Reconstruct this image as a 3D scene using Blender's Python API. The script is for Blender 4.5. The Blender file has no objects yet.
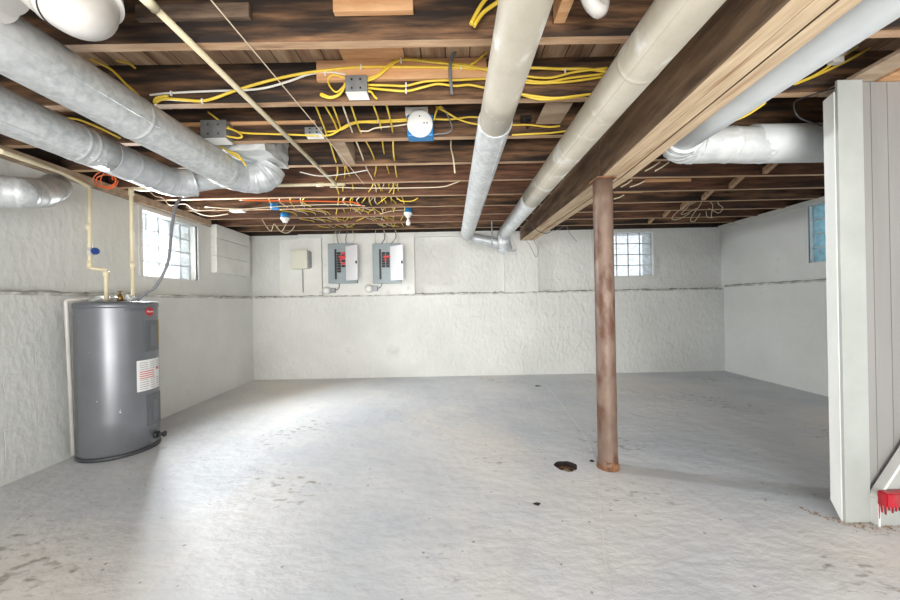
import bpy, bmesh, math, random
from mathutils import Vector, Matrix
random.seed(7)
C = bpy.context.scene.collection
# ------------------------------------------------------------------ camera model (a level lens with a small roll)
F = 345.0; CX, CY = 450.0, 302.0; EYE = 1.2; ROLL = math.radians(1.1)
_c, _s = math.cos(ROLL), math.sin(ROLL)
def uv(x, y):
    u, v = x-CX, y-CY
    return u*_c - v*_s, u*_s + v*_c
def at(x, y, Y):
    u, v = uv(x, y); return Vector((u/F*Y, Y, EYE - v/F*Y))
def atz(x, y, z):
    u, v = uv(x, y); Y = (EYE-z)*F/v; return Vector((u/F*Y, Y, z))
def atx(x, y, X):
    u, v = uv(x, y); Y = X*F/u; return Vector((X, Y, EYE - v/F*Y))
BACK = 5.58
def wl(Y): return -3.0 - 0.035*Y          # lower face of the left wall
# ------------------------------------------------------------------ materials
def srgb(c):
    f = lambda v: v/12.92 if v <= .04045 else ((v+.055)/1.055)**2.4
    return tuple(f(v/255.0) for v in c) + (1,)
def mat(name, c1, c2=None, scale=5, stretch=(1,1,1), rough=.6, metal=0, bump=0, bscale=None, detail=6, mid=(.35,.65), c3=None, c3s=2, c3r=(.6,.7), spec=.5, bdist=.01):
    m = bpy.data.materials.new(name); m.use_nodes = True
    nt = m.node_tree; N = nt.nodes; L = nt.links; b = N['Principled BSDF']
    b.inputs['Roughness'].default_value = rough; b.inputs['Metallic'].default_value = metal
    b.inputs['Specular IOR Level'].default_value = spec
    tc = N.new('ShaderNodeTexCoord'); mp = N.new('ShaderNodeMapping'); mp.inputs['Scale'].default_value = stretch
    L.new(tc.outputs['Object'], mp.inputs['Vector'])
    if c2 is None: b.inputs['Base Color'].default_value = srgb(c1)
    else:
        n = N.new('ShaderNodeTexNoise'); n.inputs['Scale'].default_value = scale; n.inputs['Detail'].default_value = detail; n.inputs['Roughness'].default_value = .6
        L.new(mp.outputs[0], n.inputs['Vector'])
        r = N.new('ShaderNodeValToRGB'); r.color_ramp.elements[0].position = mid[0]; r.color_ramp.elements[1].position = mid[1]
        r.color_ramp.elements[0].color = srgb(c1); r.color_ramp.elements[1].color = srgb(c2)
        L.new(n.outputs[0], r.inputs[0]); out = r.outputs[0]
        if c3 is not None:
            n3 = N.new('ShaderNodeTexNoise'); n3.inputs['Scale'].default_value = c3s; n3.inputs['Detail'].default_value = 5
            L.new(mp.outputs[0], n3.inputs['Vector'])
            r3 = N.new('ShaderNodeValToRGB'); r3.color_ramp.elements[0].position = c3r[0]; r3.color_ramp.elements[1].position = c3r[1]
            L.new(n3.outputs[0], r3.inputs[0])
            mx = N.new('ShaderNodeMix'); mx.data_type = 'RGBA'
            L.new(r3.outputs[0], mx.inputs[0]); L.new(out, mx.inputs[6]); mx.inputs[7].default_value = srgb(c3); out = mx.outputs[2]
        L.new(out, b.inputs['Base Color'])
    if bump:
        nb = N.new('ShaderNodeTexNoise'); nb.inputs['Scale'].default_value = bscale or scale*3; nb.inputs['Detail'].default_value = 5
        L.new(mp.outputs[0], nb.inputs['Vector'])
        bp = N.new('ShaderNodeBump'); bp.inputs['Strength'].default_value = bump; bp.inputs['Distance'].default_value = bdist
        L.new(nb.outputs[0], bp.inputs['Height']); L.new(bp.outputs[0], b.inputs['Normal'])
    return m
def wall_mat(name, axis, c1=(206,208,204), c2=(222,223,220)):
    """painted block: soft courses, lumps and drips under white paint"""
    m = mat(name, c1, c2, scale=1.3, rough=.62, detail=7, mid=(.3,.7), c3=(190,190,182), c3s=2.6, c3r=(.66,.86))
    nt = m.node_tree; N = nt.nodes; L = nt.links; b = N['Principled BSDF']
    tc = N['Texture Coordinate']; sp = N.new('ShaderNodeSeparateXYZ'); L.new(tc.outputs['Object'], sp.inputs[0])
    cb = N.new('ShaderNodeCombineXYZ'); L.new(sp.outputs[axis], cb.inputs[0]); L.new(sp.outputs[2], cb.inputs[1])
    dn = N.new('ShaderNodeTexNoise'); dn.inputs['Scale'].default_value = 5; L.new(tc.outputs['Object'], dn.inputs['Vector'])
    ad = N.new('ShaderNodeVectorMath'); ad.operation = 'MULTIPLY_ADD'; L.new(dn.outputs['Color'], ad.inputs[0]); ad.inputs[1].default_value = (.06,.045,0); L.new(cb.outputs[0], ad.inputs[2])
    br = N.new('ShaderNodeTexBrick'); br.inputs['Scale'].default_value = 1; br.inputs['Brick Width'].default_value = .40; br.inputs['Row Height'].default_value = .195
    br.inputs['Mortar Size'].default_value = .003; br.inputs['Mortar Smooth'].default_value = .9
    br.inputs['Color1'].default_value = (1,1,1,1); br.inputs['Color2'].default_value = (.93,.93,.93,1); br.inputs['Mortar'].default_value = (0,0,0,1)
    L.new(ad.outputs[0], br.inputs['Vector'])
    # joints fade in and out under the paint
    mk = N.new('ShaderNodeTexNoise'); mk.inputs['Scale'].default_value = 1.7; mk.inputs['Detail'].default_value = 3; L.new(tc.outputs['Object'], mk.inputs['Vector'])
    mr = N.new('ShaderNodeMapRange'); mr.inputs[1].default_value = .45; mr.inputs[2].default_value = .95; L.new(mk.outputs[0], mr.inputs[0])
    one = N.new('ShaderNodeMix'); one.data_type = 'RGBA'; L.new(mr.outputs[0], one.inputs[0]); one.inputs[6].default_value = (1,1,1,1); L.new(br.outputs[0], one.inputs[7])
    hb = N.new('ShaderNodeTexNoise'); hb.inputs['Scale'].default_value = 22; hb.inputs['Detail'].default_value = 4
    mp2 = N.new('ShaderNodeMapping'); mp2.inputs['Scale'].default_value = (1.0,1.0,.55); L.new(tc.outputs['Object'], mp2.inputs[0]); L.new(mp2.outputs[0], hb.inputs['Vector'])
    hb2 = N.new('ShaderNodeTexNoise'); hb2.inputs['Scale'].default_value = 5; hb2.inputs['Detail'].default_value = 3; L.new(tc.outputs['Object'], hb2.inputs['Vector'])
    m1 = N.new('ShaderNodeMath'); m1.operation = 'MULTIPLY_ADD'; L.new(hb.outputs[0], m1.inputs[0]); m1.inputs[1].default_value = .8; m0 = N.new('ShaderNodeMath'); m0.operation = 'MULTIPLY'; m0.inputs[1].default_value = .4; L.new(one.outputs[2], m0.inputs[0]); L.new(m0.outputs[0], m1.inputs[2])
    m2 = N.new('ShaderNodeMath'); m2.operation = 'MULTIPLY_ADD'; L.new(hb2.outputs[0], m2.inputs[0]); m2.inputs[1].default_value = .9; L.new(m1.outputs[0], m2.inputs[2])
    bp = N.new('ShaderNodeBump'); bp.inputs['Strength'].default_value = .8 if axis == 0 else .45; bp.inputs['Distance'].default_value = .024 if axis == 0 else .018
    L.new(m2.outputs[0], bp.inputs['Height']); L.new(bp.outputs[0], b.inputs['Normal'])
    return m
def floor_mat():
    m = mat('painted_concrete', (186,191,197), (212,212,211), scale=.6, rough=.55, detail=9, mid=(.38,.62), c3=(220,215,207), c3s=.5, c3r=(.5,.68))
    nt = m.node_tree; N = nt.nodes; L = nt.links; b = N['Principled BSDF']; tc = N['Texture Coordinate']
    base = b.inputs['Base Color'].links[0].from_socket
    # scuffs and specks of dirt in the paint
    mp = N.new('ShaderNodeMapping'); mp.inputs['Scale'].default_value = (1,1.9,1); mp.inputs['Rotation'].default_value = (0,0,.5); L.new(tc.outputs['Object'], mp.inputs[0])
    s1 = N.new('ShaderNodeTexNoise'); s1.inputs['Scale'].default_value = 13; s1.inputs['Detail'].default_value = 5; L.new(mp.outputs[0], s1.inputs['Vector'])
    s2 = N.new('ShaderNodeTexNoise'); s2.inputs['Scale'].default_value = 1.1; s2.inputs['Detail'].default_value = 3; L.new(tc.outputs['Object'], s2.inputs['Vector'])
    mm = N.new('ShaderNodeMath'); mm.operation = 'MULTIPLY'; L.new(s1.outputs[0], mm.inputs[0]); L.new(s2.outputs[0], mm.inputs[1])
    r = N.new('ShaderNodeMapRange'); r.inputs[1].default_value = .345; r.inputs[2].default_value = .43; r.inputs[4].default_value = .75; L.new(mm.outputs[0], r.inputs[0])
    mx = N.new('ShaderNodeMix'); mx.data_type = 'RGBA'; L.new(r.outputs[0], mx.inputs[0]); L.new(base, mx.inputs[6]); mx.inputs[7].default_value = srgb((138,132,122))
    vo = N.new('ShaderNodeTexVoronoi'); vo.inputs['Scale'].default_value = 9; L.new(tc.outputs['Object'], vo.inputs['Vector'])
    vr = N.new('ShaderNodeMapRange'); vr.inputs[1].default_value = .05; vr.inputs[2].default_value = .085; vr.inputs[3].default_value = .6; vr.inputs[4].default_value = 0; L.new(vo.outputs['Distance'], vr.inputs[0])
    mx2 = N.new('ShaderNodeMix'); mx2.data_type = 'RGBA'; L.new(vr.outputs[0], mx2.inputs[0]); L.new(mx.outputs[2], mx2.inputs[6]); mx2.inputs[7].default_value = srgb((95,92,88))
    L.new(mx2.outputs[2], b.inputs['Base Color'])
    n1 = N.new('ShaderNodeTexNoise'); n1.inputs['Scale'].default_value = 9; n1.inputs['Detail'].default_value = 8; n1.inputs['Roughness'].default_value = .6
    mp3 = N.new('ShaderNodeMapping'); mp3.inputs['Scale'].default_value = (1,1.8,1); mp3.inputs['Rotation'].default_value = (0,0,-.75); L.new(tc.outputs['Object'], mp3.inputs[0]); L.new(mp3.outputs[0], n1.inputs['Vector'])
    n2 = N.new('ShaderNodeTexNoise'); n2.inputs['Scale'].default_value = 2.2; n2.inputs['Detail'].default_value = 3; L.new(tc.outputs['Object'], n2.inputs['Vector'])
    ma = N.new('ShaderNodeMath'); ma.operation = 'MULTIPLY_ADD'; L.new(n2.outputs[0], ma.inputs[0]); ma.inputs[1].default_value = 3; L.new(n1.outputs[0], ma.inputs[2])
    bp = N.new('ShaderNodeBump'); bp.inputs['Strength'].default_value = .6; bp.inputs['Distance'].default_value = .014
    L.new(ma.outputs[0], bp.inputs['Height']); L.new(bp.outputs[0], b.inputs['Normal'])
    return m
def plank_mat():
    m = mat('subfloor_planks', (164,130,102), (220,190,158), scale=3, stretch=(6,.8,1), rough=.75, c3=(84,62,46), c3s=1.2, c3r=(.56,.68), bump=.4, bscale=9)
    nt = m.node_tree; N = nt.nodes; L = nt.links; b = N['Principled BSDF']; tc = N['Texture Coordinate']
    base = b.inputs['Base Color'].links[0].from_socket
    sp = N.new('ShaderNodeSeparateXYZ'); L.new(tc.outputs['Object'], sp.inputs[0])
    cb = N.new('ShaderNodeCombineXYZ'); L.new(sp.outputs[1], cb.inputs[0]); L.new(sp.outputs[0], cb.inputs[1])
    br = N.new('ShaderNodeTexBrick'); br.inputs['Scale'].default_value = 1; br.inputs['Brick Width'].default_value = 2.2; br.inputs['Row Height'].default_value = .135
    br.inputs['Mortar Size'].default_value = .003; br.inputs['Color1'].default_value = (1,1,1,1); br.inputs['Color2'].default_value = (.62,.58,.55,1); br.inputs['Mortar'].default_value = (.06,.05,.04,1)
    L.new(cb.outputs[0], br.inputs['Vector'])
    mx = N.new('ShaderNodeMix'); mx.data_type = 'RGBA'; mx.blend_type = 'MULTIPLY'; mx.inputs[0].default_value = 1
    L.new(base, mx.inputs[6]); L.new(br.outputs[0], mx.inputs[7]); L.new(mx.outputs[2], b.inputs['Base Color'])
    return m
def block_glass(name, tint, t):
    m = bpy.data.materials.new(name); m.use_nodes = True; nt = m.node_tree; N = nt.nodes; L = nt.links
    b = N['Principled BSDF']; b.inputs['Base Color'].default_value = srgb((225,232,236)); b.inputs['Roughness'].default_value = .15
    tr = N.new('ShaderNodeBsdfTransparent'); tc = N.new('ShaderNodeTexCoord'); n = N.new('ShaderNodeTexNoise'); n.inputs['Scale'].default_value = 16; n.inputs['Detail'].default_value = 4
    L.new(tc.outputs['Object'], n.inputs['Vector']); r = N.new('ShaderNodeValToRGB')
    r.color_ramp.elements[0].position = .35; r.color_ramp.elements[1].position = .6
    r.color_ramp.elements[0].color = tuple(v*.86 for v in srgb(tint)[:3]) + (1,); r.color_ramp.elements[1].color = srgb(tint)
    L.new(n.outputs[0], r.inputs[0]); L.new(r.outputs[0], tr.inputs[0])
    mx = N.new('ShaderNodeMixShader'); mx.inputs[0].default_value = t; L.new(b.outputs[0], mx.inputs[1]); L.new(tr.outputs[0], mx.inputs[2])
    bp = N.new('ShaderNodeBump'); bp.inputs['Distance'].default_value = .01; L.new(n.outputs[0], bp.inputs['Height']); L.new(bp.outputs[0], b.inputs['Normal'])
    L.new(mx.outputs[0], N['Material Output'].inputs[0]); return m
M = {}
M['wx'] = wall_mat('painted_block_x', 0); M['wy'] = wall_mat('painted_block_y', 1)
M['floor'] = floor_mat(); M['planks'] = plank_mat()
M['joist'] = mat('old_joist_wood', (44,32,25), (150,112,80), scale=3.2, stretch=(1,16,9), rough=.8, mid=(.34,.74), c3=(40,31,26), c3s=1.3, c3r=(.44,.6), bump=.35, bscale=6)
M['joist2'] = mat('red_brown_joist_wood', (58,40,31), (136,96,72), scale=3.2, stretch=(1,14,9), rough=.8, mid=(.3,.7), c3=(58,42,36), c3s=1.0, c3r=(.5,.7), bump=.35, bscale=6)
M['sawn_lit'] = mat('sawn_floorlit_wood', (168,134,102), (200,168,136), scale=3, stretch=(1,10,6), rough=.8, c3=(120,88,66), c3s=1.6, c3r=(.6,.75), bump=.2)  # pale old edge wood, with floor bounce on joist undersides painted in; bridging reuses it
M['beamside'] = mat('beam_side_wood', (86,67,51), (136,111,86), scale=2, stretch=(10,1,9), rough=.8, c3=(66,46,34), c3s=1.3, c3r=(.55,.72), bump=.3, bscale=5)
M['beambot'] = mat('beam_bottom_wood', (188,162,130), (216,194,162), scale=3, stretch=(12,1,6), rough=.8, c3=(168,132,100), c3s=1.6, c3r=(.56,.7), bump=.2, bscale=5)  # paler tone for the bottom faces of the beam plies
M['newwood'] = mat('fresh_lumber', (196,144,100), (222,178,134), scale=3, stretch=(1,9,6), rough=.7, bump=.1)
M['palewood'] = mat('weathered_board', (150,128,106), (186,166,142), scale=3, stretch=(1,4,6), rough=.8, bump=.2)
M['darkboard'] = mat('dark_nailed_board', (66,52,44), (128,108,90), scale=3, stretch=(1,9,7), rough=.85, bump=.3)
M['darkwood'] = mat('dark_sill_wood', (40,30,26), (70,54,44), scale=3, rough=.85)
M['galv'] = mat('galvanised_steel', (188,193,194), (216,219,220), scale=30, rough=.42, metal=.35, detail=2, bump=.05, bscale=8, c3=(226,228,228), c3s=5, c3r=(.5,.8))
M['galvdull'] = mat('dull_galvanised_steel', (176,181,184), (206,210,212), scale=9, rough=.45, metal=.4, detail=4, bump=.25, bscale=12)
M['beigeduct'] = mat('aged_beige_duct', (178,170,153), (202,196,182), scale=3.2, rough=.6, metal=.05, c3=(222,222,216), c3s=5.5, c3r=(.56,.66), bump=.08, bscale=7)
M['whiteduct'] = mat('pale_duct_metal', (196,201,202), (212,216,217), scale=4, rough=.6, metal=.1, bump=.05)
M['foil'] = mat('crumpled_foil_wrap', (196,200,200), (222,225,224), scale=6, rough=.45, metal=.25, bump=.5, bscale=14, bdist=.012)
M['pvc'] = mat('white_pvc', (190,187,182), (205,202,197), scale=3, rough=.32)
M['cpvc'] = mat('cream_cpvc', (214,202,168), (226,216,186), scale=6, rough=.4)
M['yellow'] = mat('yellow_cable_sheath', (222,188,52), (236,206,84), scale=8, rough=.45)
M['cream'] = mat('cream_cable_sheath', (214,200,170), (228,216,190), scale=8, rough=.5)
M['white'] = mat('white_cable_sheath', (214,212,204), rough=.5)
M['orange'] = mat('orange_cable_sheath', (226,104,44), rough=.45)
M['black'] = mat('black_rubber', (34,34,36), rough=.5)
M['greycab'] = mat('grey_conduit', (112,114,118), (130,132,136), scale=30, rough=.5)
M['tank'] = mat('heater_grey_paint', (112,115,119), (124,127,131), scale=2, rough=.3, metal=.4, bump=.04, bscale=3, c3=(205,205,204), c3s=24, c3r=(.735,.75))
M['tankdark'] = mat('heater_dark_plastic', (62,64,68), rough=.45)
M['tankpanel'] = mat('heater_panel_grey', (98,101,105), rough=.4, metal=.2)
M['tanktop'] = mat('heater_top_steel', (112,116,121), rough=.35, metal=.5)
M['red'] = mat('red_badge', (176,32,46), rough=.35)
M['redpaint'] = mat('red_floor_paint', (196,34,50), (158,26,40), scale=8, rough=.35, c3=(96,84,78), c3s=9, c3r=(.55,.68))
M['paper'] = mat('label_paper', (228,228,226), rough=.6)
M['ink'] = mat('grey_label_print', (142,142,146), rough=.6)
M['pink'] = mat('pink_label_print', (206,110,110), rough=.6)
M['tag'] = mat('yellow_energy_tag', (214,184,84), rough=.6)
M['brass'] = mat('brass', (150,120,70), rough=.4, metal=.8)
M['rust'] = mat('rusty_post_paint', (100,80,68), (124,104,90), scale=9, stretch=(1,1,.45), rough=.5, metal=.1, c3=(90,60,44), c3s=11, c3r=(.5,.62), bump=.3, bscale=22)
M['rustbase'] = mat('rust_flakes', (76,48,32), (140,98,64), scale=14, rough=.85, bump=.6, bscale=30)
M['dirt'] = mat('drain_dirt', (84,62,44), (176,158,132), scale=30, rough=.9, bump=.6)
M['dark'] = mat('dark_cavity', (30,26,24), (46,40,36), scale=10, rough=.9)
M['trim'] = mat('white_trim_paint', (204,206,203), (216,217,215), scale=3, stretch=(3,3,.5), rough=.5, bump=.1)
M['greypaint'] = mat('grey_green_paint', (152,156,152), (166,170,166), scale=2.5, rough=.5, bump=.1, bscale=9)
M['bead'] = mat('grey_beadboard_paint', (128,127,125), (139,138,136), scale=2, stretch=(4,4,.4), rough=.5, bump=.08)
M['boardw'] = mat('white_board_paint', (216,217,212), (230,231,227), scale=2.5, rough=.55, bump=.15, bscale=8, c3=(196,195,188), c3s=5, c3r=(.64,.8))
M['panel'] = mat('panel_grey_enamel', (140,152,156), (150,161,165), scale=4, rough=.4, metal=.15)
M['paneldoor'] = mat('panel_door_inside', (232,234,238), rough=.45)
M['panelblack'] = mat('breaker_black', (34,34,38), rough=.4)
M['redlabel'] = mat('breaker_red_label', (206,60,66), rough=.5)
M['box'] = mat('metal_box', (132,136,138), (158,162,163), scale=14, rough=.45, metal=.5, bump=.1)
M['blue'] = mat('blue_plastic', (30,118,176), rough=.4)
M['bluevalve'] = mat('blue_valve_handle', (40,72,140), rough=.4)
M['porcelain'] = mat('white_porcelain', (226,227,224), rough=.25)
M['timerbox'] = mat('cream_box_paint', (216,215,200), rough=.5)
M['lip'] = mat('chipped_ledge_plaster', (150,150,142), (214,215,210), scale=9, rough=.8, bump=.6, bscale=30)
M['mortar'] = mat('block_mortar', (186,190,192), rough=.8)
M['blockglass'] = block_glass('glass_block_bright', (246,249,252), .55)
M['blockglass2'] = block_glass('glass_block_pale', (224,228,231), .95)
M['blockglass3'] = block_glass('glass_block_blue', (186,214,224), .95)
M['bulb'] = mat('frosted_bulb', (236,236,232), rough=.3)
M['debris'] = mat('rust_and_leaf_debris', (120,84,56), (176,150,120), scale=30, rough=.9)
# ------------------------------------------------------------------ mesh helpers
def B(): return bmesh.new()
def box(bm, a, b, rot=None, bev=0, mi=0):
    a = Vector(a); b = Vector(b); c = (a+b)/2; d = b-a
    vs = [bm.verts.new((c.x+sx*d.x/2, c.y+sy*d.y/2, c.z+sz*d.z/2)) for sx in (-1,1) for sy in (-1,1) for sz in (-1,1)]
    fs = [bm.faces.new([vs[i] for i in q]) for q in ((0,1,3,2),(4,6,7,5),(0,4,5,1),(2,3,7,6),(0,2,6,4),(1,5,7,3))]
    for f in fs: f.material_index = mi
    if rot is not None: bmesh.ops.rotate(bm, verts=vs, cent=c, matrix=rot)
    if bev:
        es = {e for f in fs for e in f.edges}
        bmesh.ops.bevel(bm, geom=list(es), offset=bev, segments=2, affect='EDGES', profile=.6)
    return vs
def frames(pts):
    n = len(pts); T = []
    for i in range(n):
        a = pts[max(0,i-1)]; b = pts[min(n-1,i+1)]; t = (b-a); T.append(t.normalized() if t.length > 1e-9 else Vector((0,0,1)))
    up = Vector((0,0,1)) if abs(T[0].z) < .9 else Vector((0,1,0))
    X = T[0].cross(up).normalized(); out = []
    for t in T:
        X = (X - t*X.dot(t)); X = X.normalized() if X.length > 1e-6 else t.orthogonal().normalized()
        out.append((X, t.cross(X)))
    return out
def tube(bm, pts, r, seg=8, caps=True, mi=0, flat=1.0):
    pts = [Vector(p) for p in pts]; fr = frames(pts); rings = []
    for i, p in enumerate(pts):
        rr = r[i] if isinstance(r, (list, tuple)) else r
        X, Y = fr[i]
        rings.append([bm.verts.new(p + X*(rr*math.cos(2*math.pi*k/seg)) + Y*(rr*flat*math.sin(2*math.pi*k/seg))) for k in range(seg)])
    for a, b in zip(rings, rings[1:]):
        for k in range(seg):
            f = bm.faces.new((a[k], a[(k+1)%seg], b[(k+1)%seg], b[k])); f.smooth = True; f.material_index = mi
    if caps:
        for rg in (rings[0][::-1], rings[-1]):
            f = bm.faces.new(rg); f.material_index = mi
def crom(pts, n=6):
    pts = [Vector(p) for p in pts]; P = [pts[0]*2-pts[1]] + pts + [pts[-1]*2-pts[-2]]; out = []
    for i in range(1, len(P)-2):
        a, b, c, d = P[i-1:i+3]
        for k in range(n):
            t = k/n; out.append(.5*((2*b)+(c-a)*t+(2*a-5*b+4*c-d)*t*t+(3*b-a-3*c+d)*t**3))
    out.append(pts[-1]); return out
def lathe(bm, base, prof, seg=32, axis='Z', mi=0, rotm=None):
    base = Vector(base); rings = []
    Rm = rotm or Matrix.Identity(3)
    for r, h in prof:
        rings.append([bm.verts.new(base + Rm @ Vector((r*math.cos(2*math.pi*k/seg), r*math.sin(2*math.pi*k/seg), h))) for k in range(seg)])
    for a, b in zip(rings, rings[1:]):
        for k in range(seg):
            f = bm.faces.new((a[k], a[(k+1)%seg], b[(k+1)%seg], b[k])); f.smooth = True; f.material_index = mi
    bm.faces.new(rings[0][::-1]).material_index = mi; bm.faces.new(rings[-1]).material_index = mi
def prism(bm, poly, n, mi=0):
    """extrude 3D polygon by vector n"""
    n = Vector(n); a = [bm.verts.new(p) for p in poly]; b = [bm.verts.new(Vector(p)+n) for p in poly]; k = len(a)
    bm.faces.new(a).material_index = mi; bm.faces.new(b[::-1]).material_index = mi
    for i in range(k): bm.faces.new((a[i], b[i], b[(i+1)%k], a[(i+1)%k])).material_index = mi
def link(name, bm, mats, loc=(0,0,0)):
    bmesh.ops.recalc_face_normals(bm, faces=bm.faces)
    me = bpy.data.meshes.new(name); bm.to_mesh(me); bm.free()
    me.transform(Matrix.Translation(-Vector(loc)))
    for m in (mats if isinstance(mats, (list, tuple)) else [mats]): me.materials.append(M[m] if isinstance(m, str) else m)
    o = bpy.data.objects.new(name, me); C.objects.link(o); return o
def world_loc(p):
    l = Vector((0,0,0))
    while p is not None: l += p.location; p = p.parent
    return l
def part(name, bm, mats, parent, label=None):
    o = link(name, bm, mats, world_loc(parent)); o.parent = parent
    if label: o['label'] = label
    return o
def thing(name, label, cat, loc, group=None):
    o = bpy.data.objects.new(name, None); C.objects.link(o); o.location = loc; o.empty_display_size = .1
    o['label'] = label; o['category'] = cat
    if group: o['group'] = group
    return o
def solo(name, bm, mats, label, cat, group=None, kind=None):
    xs = [v.co.x for v in bm.verts]; ys = [v.co.y for v in bm.verts]; zs = [v.co.z for v in bm.verts]
    loc = Vector(((min(xs)+max(xs))/2, (min(ys)+max(ys))/2, min(zs)))
    o = link(name, bm, mats, loc); o.location = loc; o['label'] = label; o['category'] = cat
    if group: o['group'] = group
    if kind: o['kind'] = kind
    return o
def struct(name, bm, mats, parent=None):
    o = link(name, bm, mats, world_loc(parent))
    if parent is not None: o.parent = parent
    else: o['kind'] = 'structure'
    return o
def holed(bm, u0, u1, z0, z1, holes, put):
    us = sorted({u0,u1,*[h[0] for h in holes],*[h[1] for h in holes]}); zs = sorted({z0,z1,*[h[2] for h in holes],*[h[3] for h in holes]})
    for a, b in zip(us, us[1:]):
        for c, d in zip(zs, zs[1:]):
            m = ((a+b)/2, (c+d)/2)
            if any(h[0] < m[0] < h[1] and h[2] < m[1] < h[3] for h in holes): continue
            put(a, b, c, d)
# ------------------------------------------------------------------ the room
ZJ, ZT = 2.35, 2.575                      # underside of joists, underside of subfloor
dr = atz(566, 466, 0); DR = .08
YN = -0.7                                 # how far the room runs behind the camera
def build_floor():
    bm = B(); s = .16
    def put(a,b,c,d): box(bm, (a,c,-.12), (b,d,0))
    holed(bm, -3.4, 4.7, YN, 6.0, [(dr.x-s, dr.x+s, dr.y-s, dr.y+s)], put)
    n = 48; inn = []; out = []; low = []
    for k in range(n):
        a = 2*math.pi*k/n; cx, sy = math.cos(a), math.sin(a); q = s/max(abs(cx),abs(sy))
        rr = DR*(1+.05*math.sin(3*a)+.03*math.sin(7*a))
        inn.append(bm.verts.new((dr.x+rr*cx, dr.y+rr*sy, 0))); out.append(bm.verts.new((dr.x+q*cx, dr.y+q*sy, 0))); low.append(bm.verts.new((dr.x+rr*.95*cx, dr.y+rr*.95*sy, -.06)))
    for k in range(n):
        j = (k+1)%n; bm.faces.new((inn[k],out[k],out[j],inn[j])); f = bm.faces.new((low[k],inn[k],inn[j],low[j])); f.material_index = 1
    me = bm; bmesh.ops.remove_doubles(bm, verts=bm.verts, dist=1e-5)
    o = struct('floor', bm, ['floor','dark'])
    return o
build_floor()
# long trench patch trowelled into the slab
bm = B()
L1 = [(520,381),(536,412),(546,440),(548,468),(538,500),(530,540),(505,598)]; R1 = [(545,384),(560,402),(582,432),(594,455),(598,480),(603,530),(612,600)]
lp = [atz(x,y,0) for x,y in L1]; rp = [atz(x,y,0) for x,y in R1]
lv = crom(lp, 8); rv = crom(rp, 8)
def ribbon(bm, pts, w, z0, z1):
    for i,(a,b) in enumerate(zip(pts, pts[1:])):
        t = (b-a).normalized(); n = Vector((-t.y,t.x,0))
        w1 = w*random.uniform(.4,1.3)
        prism(bm, [a-n*w1+Vector((0,0,z0)), b-n*w1+Vector((0,0,z0)), b+n*w1+Vector((0,0,z0)), a+n*w1+Vector((0,0,z0))], (0,0,z1-z0))
ribbon(bm, lv, .0035, -.001, .0015); ribbon(bm, rv, .006, -.001, .0025)
o = struct('trim_1', bm, ['floor'])
bm = B()
for x,y,r in ((537,504,.022),(538,386,.05),(592,461,.022)):
    p = atz(x,y,0); n = 14; vs = [bm.verts.new((p.x+r*random.uniform(.6,1.2)*math.cos(2*math.pi*k/n), p.y+r*.7*random.uniform(.6,1.2)*math.sin(2*math.pi*k/n), .003)) for k in range(n)]
    f = bm.faces.new(vs); g = bmesh.ops.extrude_face_region(bm, geom=[f]); bmesh.ops.translate(bm, verts=[v for v in g['geom'] if isinstance(v, bmesh.types.BMVert)], vec=(0,0,-.003))
solo('broken_concrete', bm, 'dark', 'dark broken pits in the grey floor between the drain, post foot and back wall', 'floor pits', kind='stuff')
# left wall (slightly out of square): built in Y/Z then sheared onto its line
LW = (3.57, 4.39, 1.535, 2.215)
def lwall(bm, y0, y1, z0, z1, off, th=.3):
    a, b = wl(y0)-off, wl(y1)-off
    prism(bm, [(a,y0,z0),(b,y1,z0),(b,y1,z1),(a,y0,z1)], (-th,0,0))
bm = B(); lwall(bm, YN, BACK+.1, 0, 1.326, 0)
holed(bm, YN, BACK+.1, 1.326, 2.27, [LW], lambda a,b,c,d: lwall(bm,a,b,c,d,.05,.25))
struct('wall_left', bm, 'wy')
bm = B(); lwall(bm, YN, BACK+.1, 2.27, ZT, .12, .18)
struct('trim_2', bm, 'darkwood')
bm = B(); lwall(bm, .5, 4.6, 2.272, 2.345, .0, .10); struct('trim_9', bm, 'palewood')
# back wall
BW = (at(593,232.7,BACK+.13).x, at(651,232.7,BACK+.13).x, at(636,276,BACK+.13).z, at(636,232.7,BACK+.13).z)
bm = B(); box(bm, (-3.5,BACK,0), (4.75,BACK+.4,1.335))
holed(bm, -3.5, 4.75, 1.335, 2.345, [BW], lambda a,b,c,d: box(bm, (a,BACK+.09,c), (b,BACK+.4,d)))
px0, px1 = at(505,270,BACK).x, at(538,270,BACK).x
box(bm, (px0,BACK-.0,1.335), (px1,BACK+.08,2.3))                       # pier under the beam
q = at(592,270,BACK).x
box(bm, (at(415,270,BACK).x-1.9, BACK+.03, 2.27), (px0, BACK+.08, 2.345))
struct('wall_back', bm, 'wx')
bm = B(); box(bm, (-3.5,BACK+.16,2.345), (4.75,BACK+.4,ZT)); struct('trim_3', bm, 'darkwood')
# right wall
RX = 4.43
RW = (3.45, 4.28, 1.60, 2.30)
bm = B(); box(bm, (RX,YN,0), (RX+.35,BACK+.2,1.375))
holed(bm, YN, BACK+.2, 1.375, 2.30, [RW], lambda a,b,c,d: box(bm, (RX+.035,a,c), (RX+.35,b,d)))
struct('wall_right', bm, 'wy')
bm = B(); box(bm, (RX-.01,YN,2.30), (RX+.3,BACK+.08,2.36)); struct('trim_4', bm, 'boardw')
bm = B(); box(bm, (RX+.1,YN,2.36), (RX+.3,BACK+.3,ZT)); struct('trim_5', bm, 'darkwood')
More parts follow.
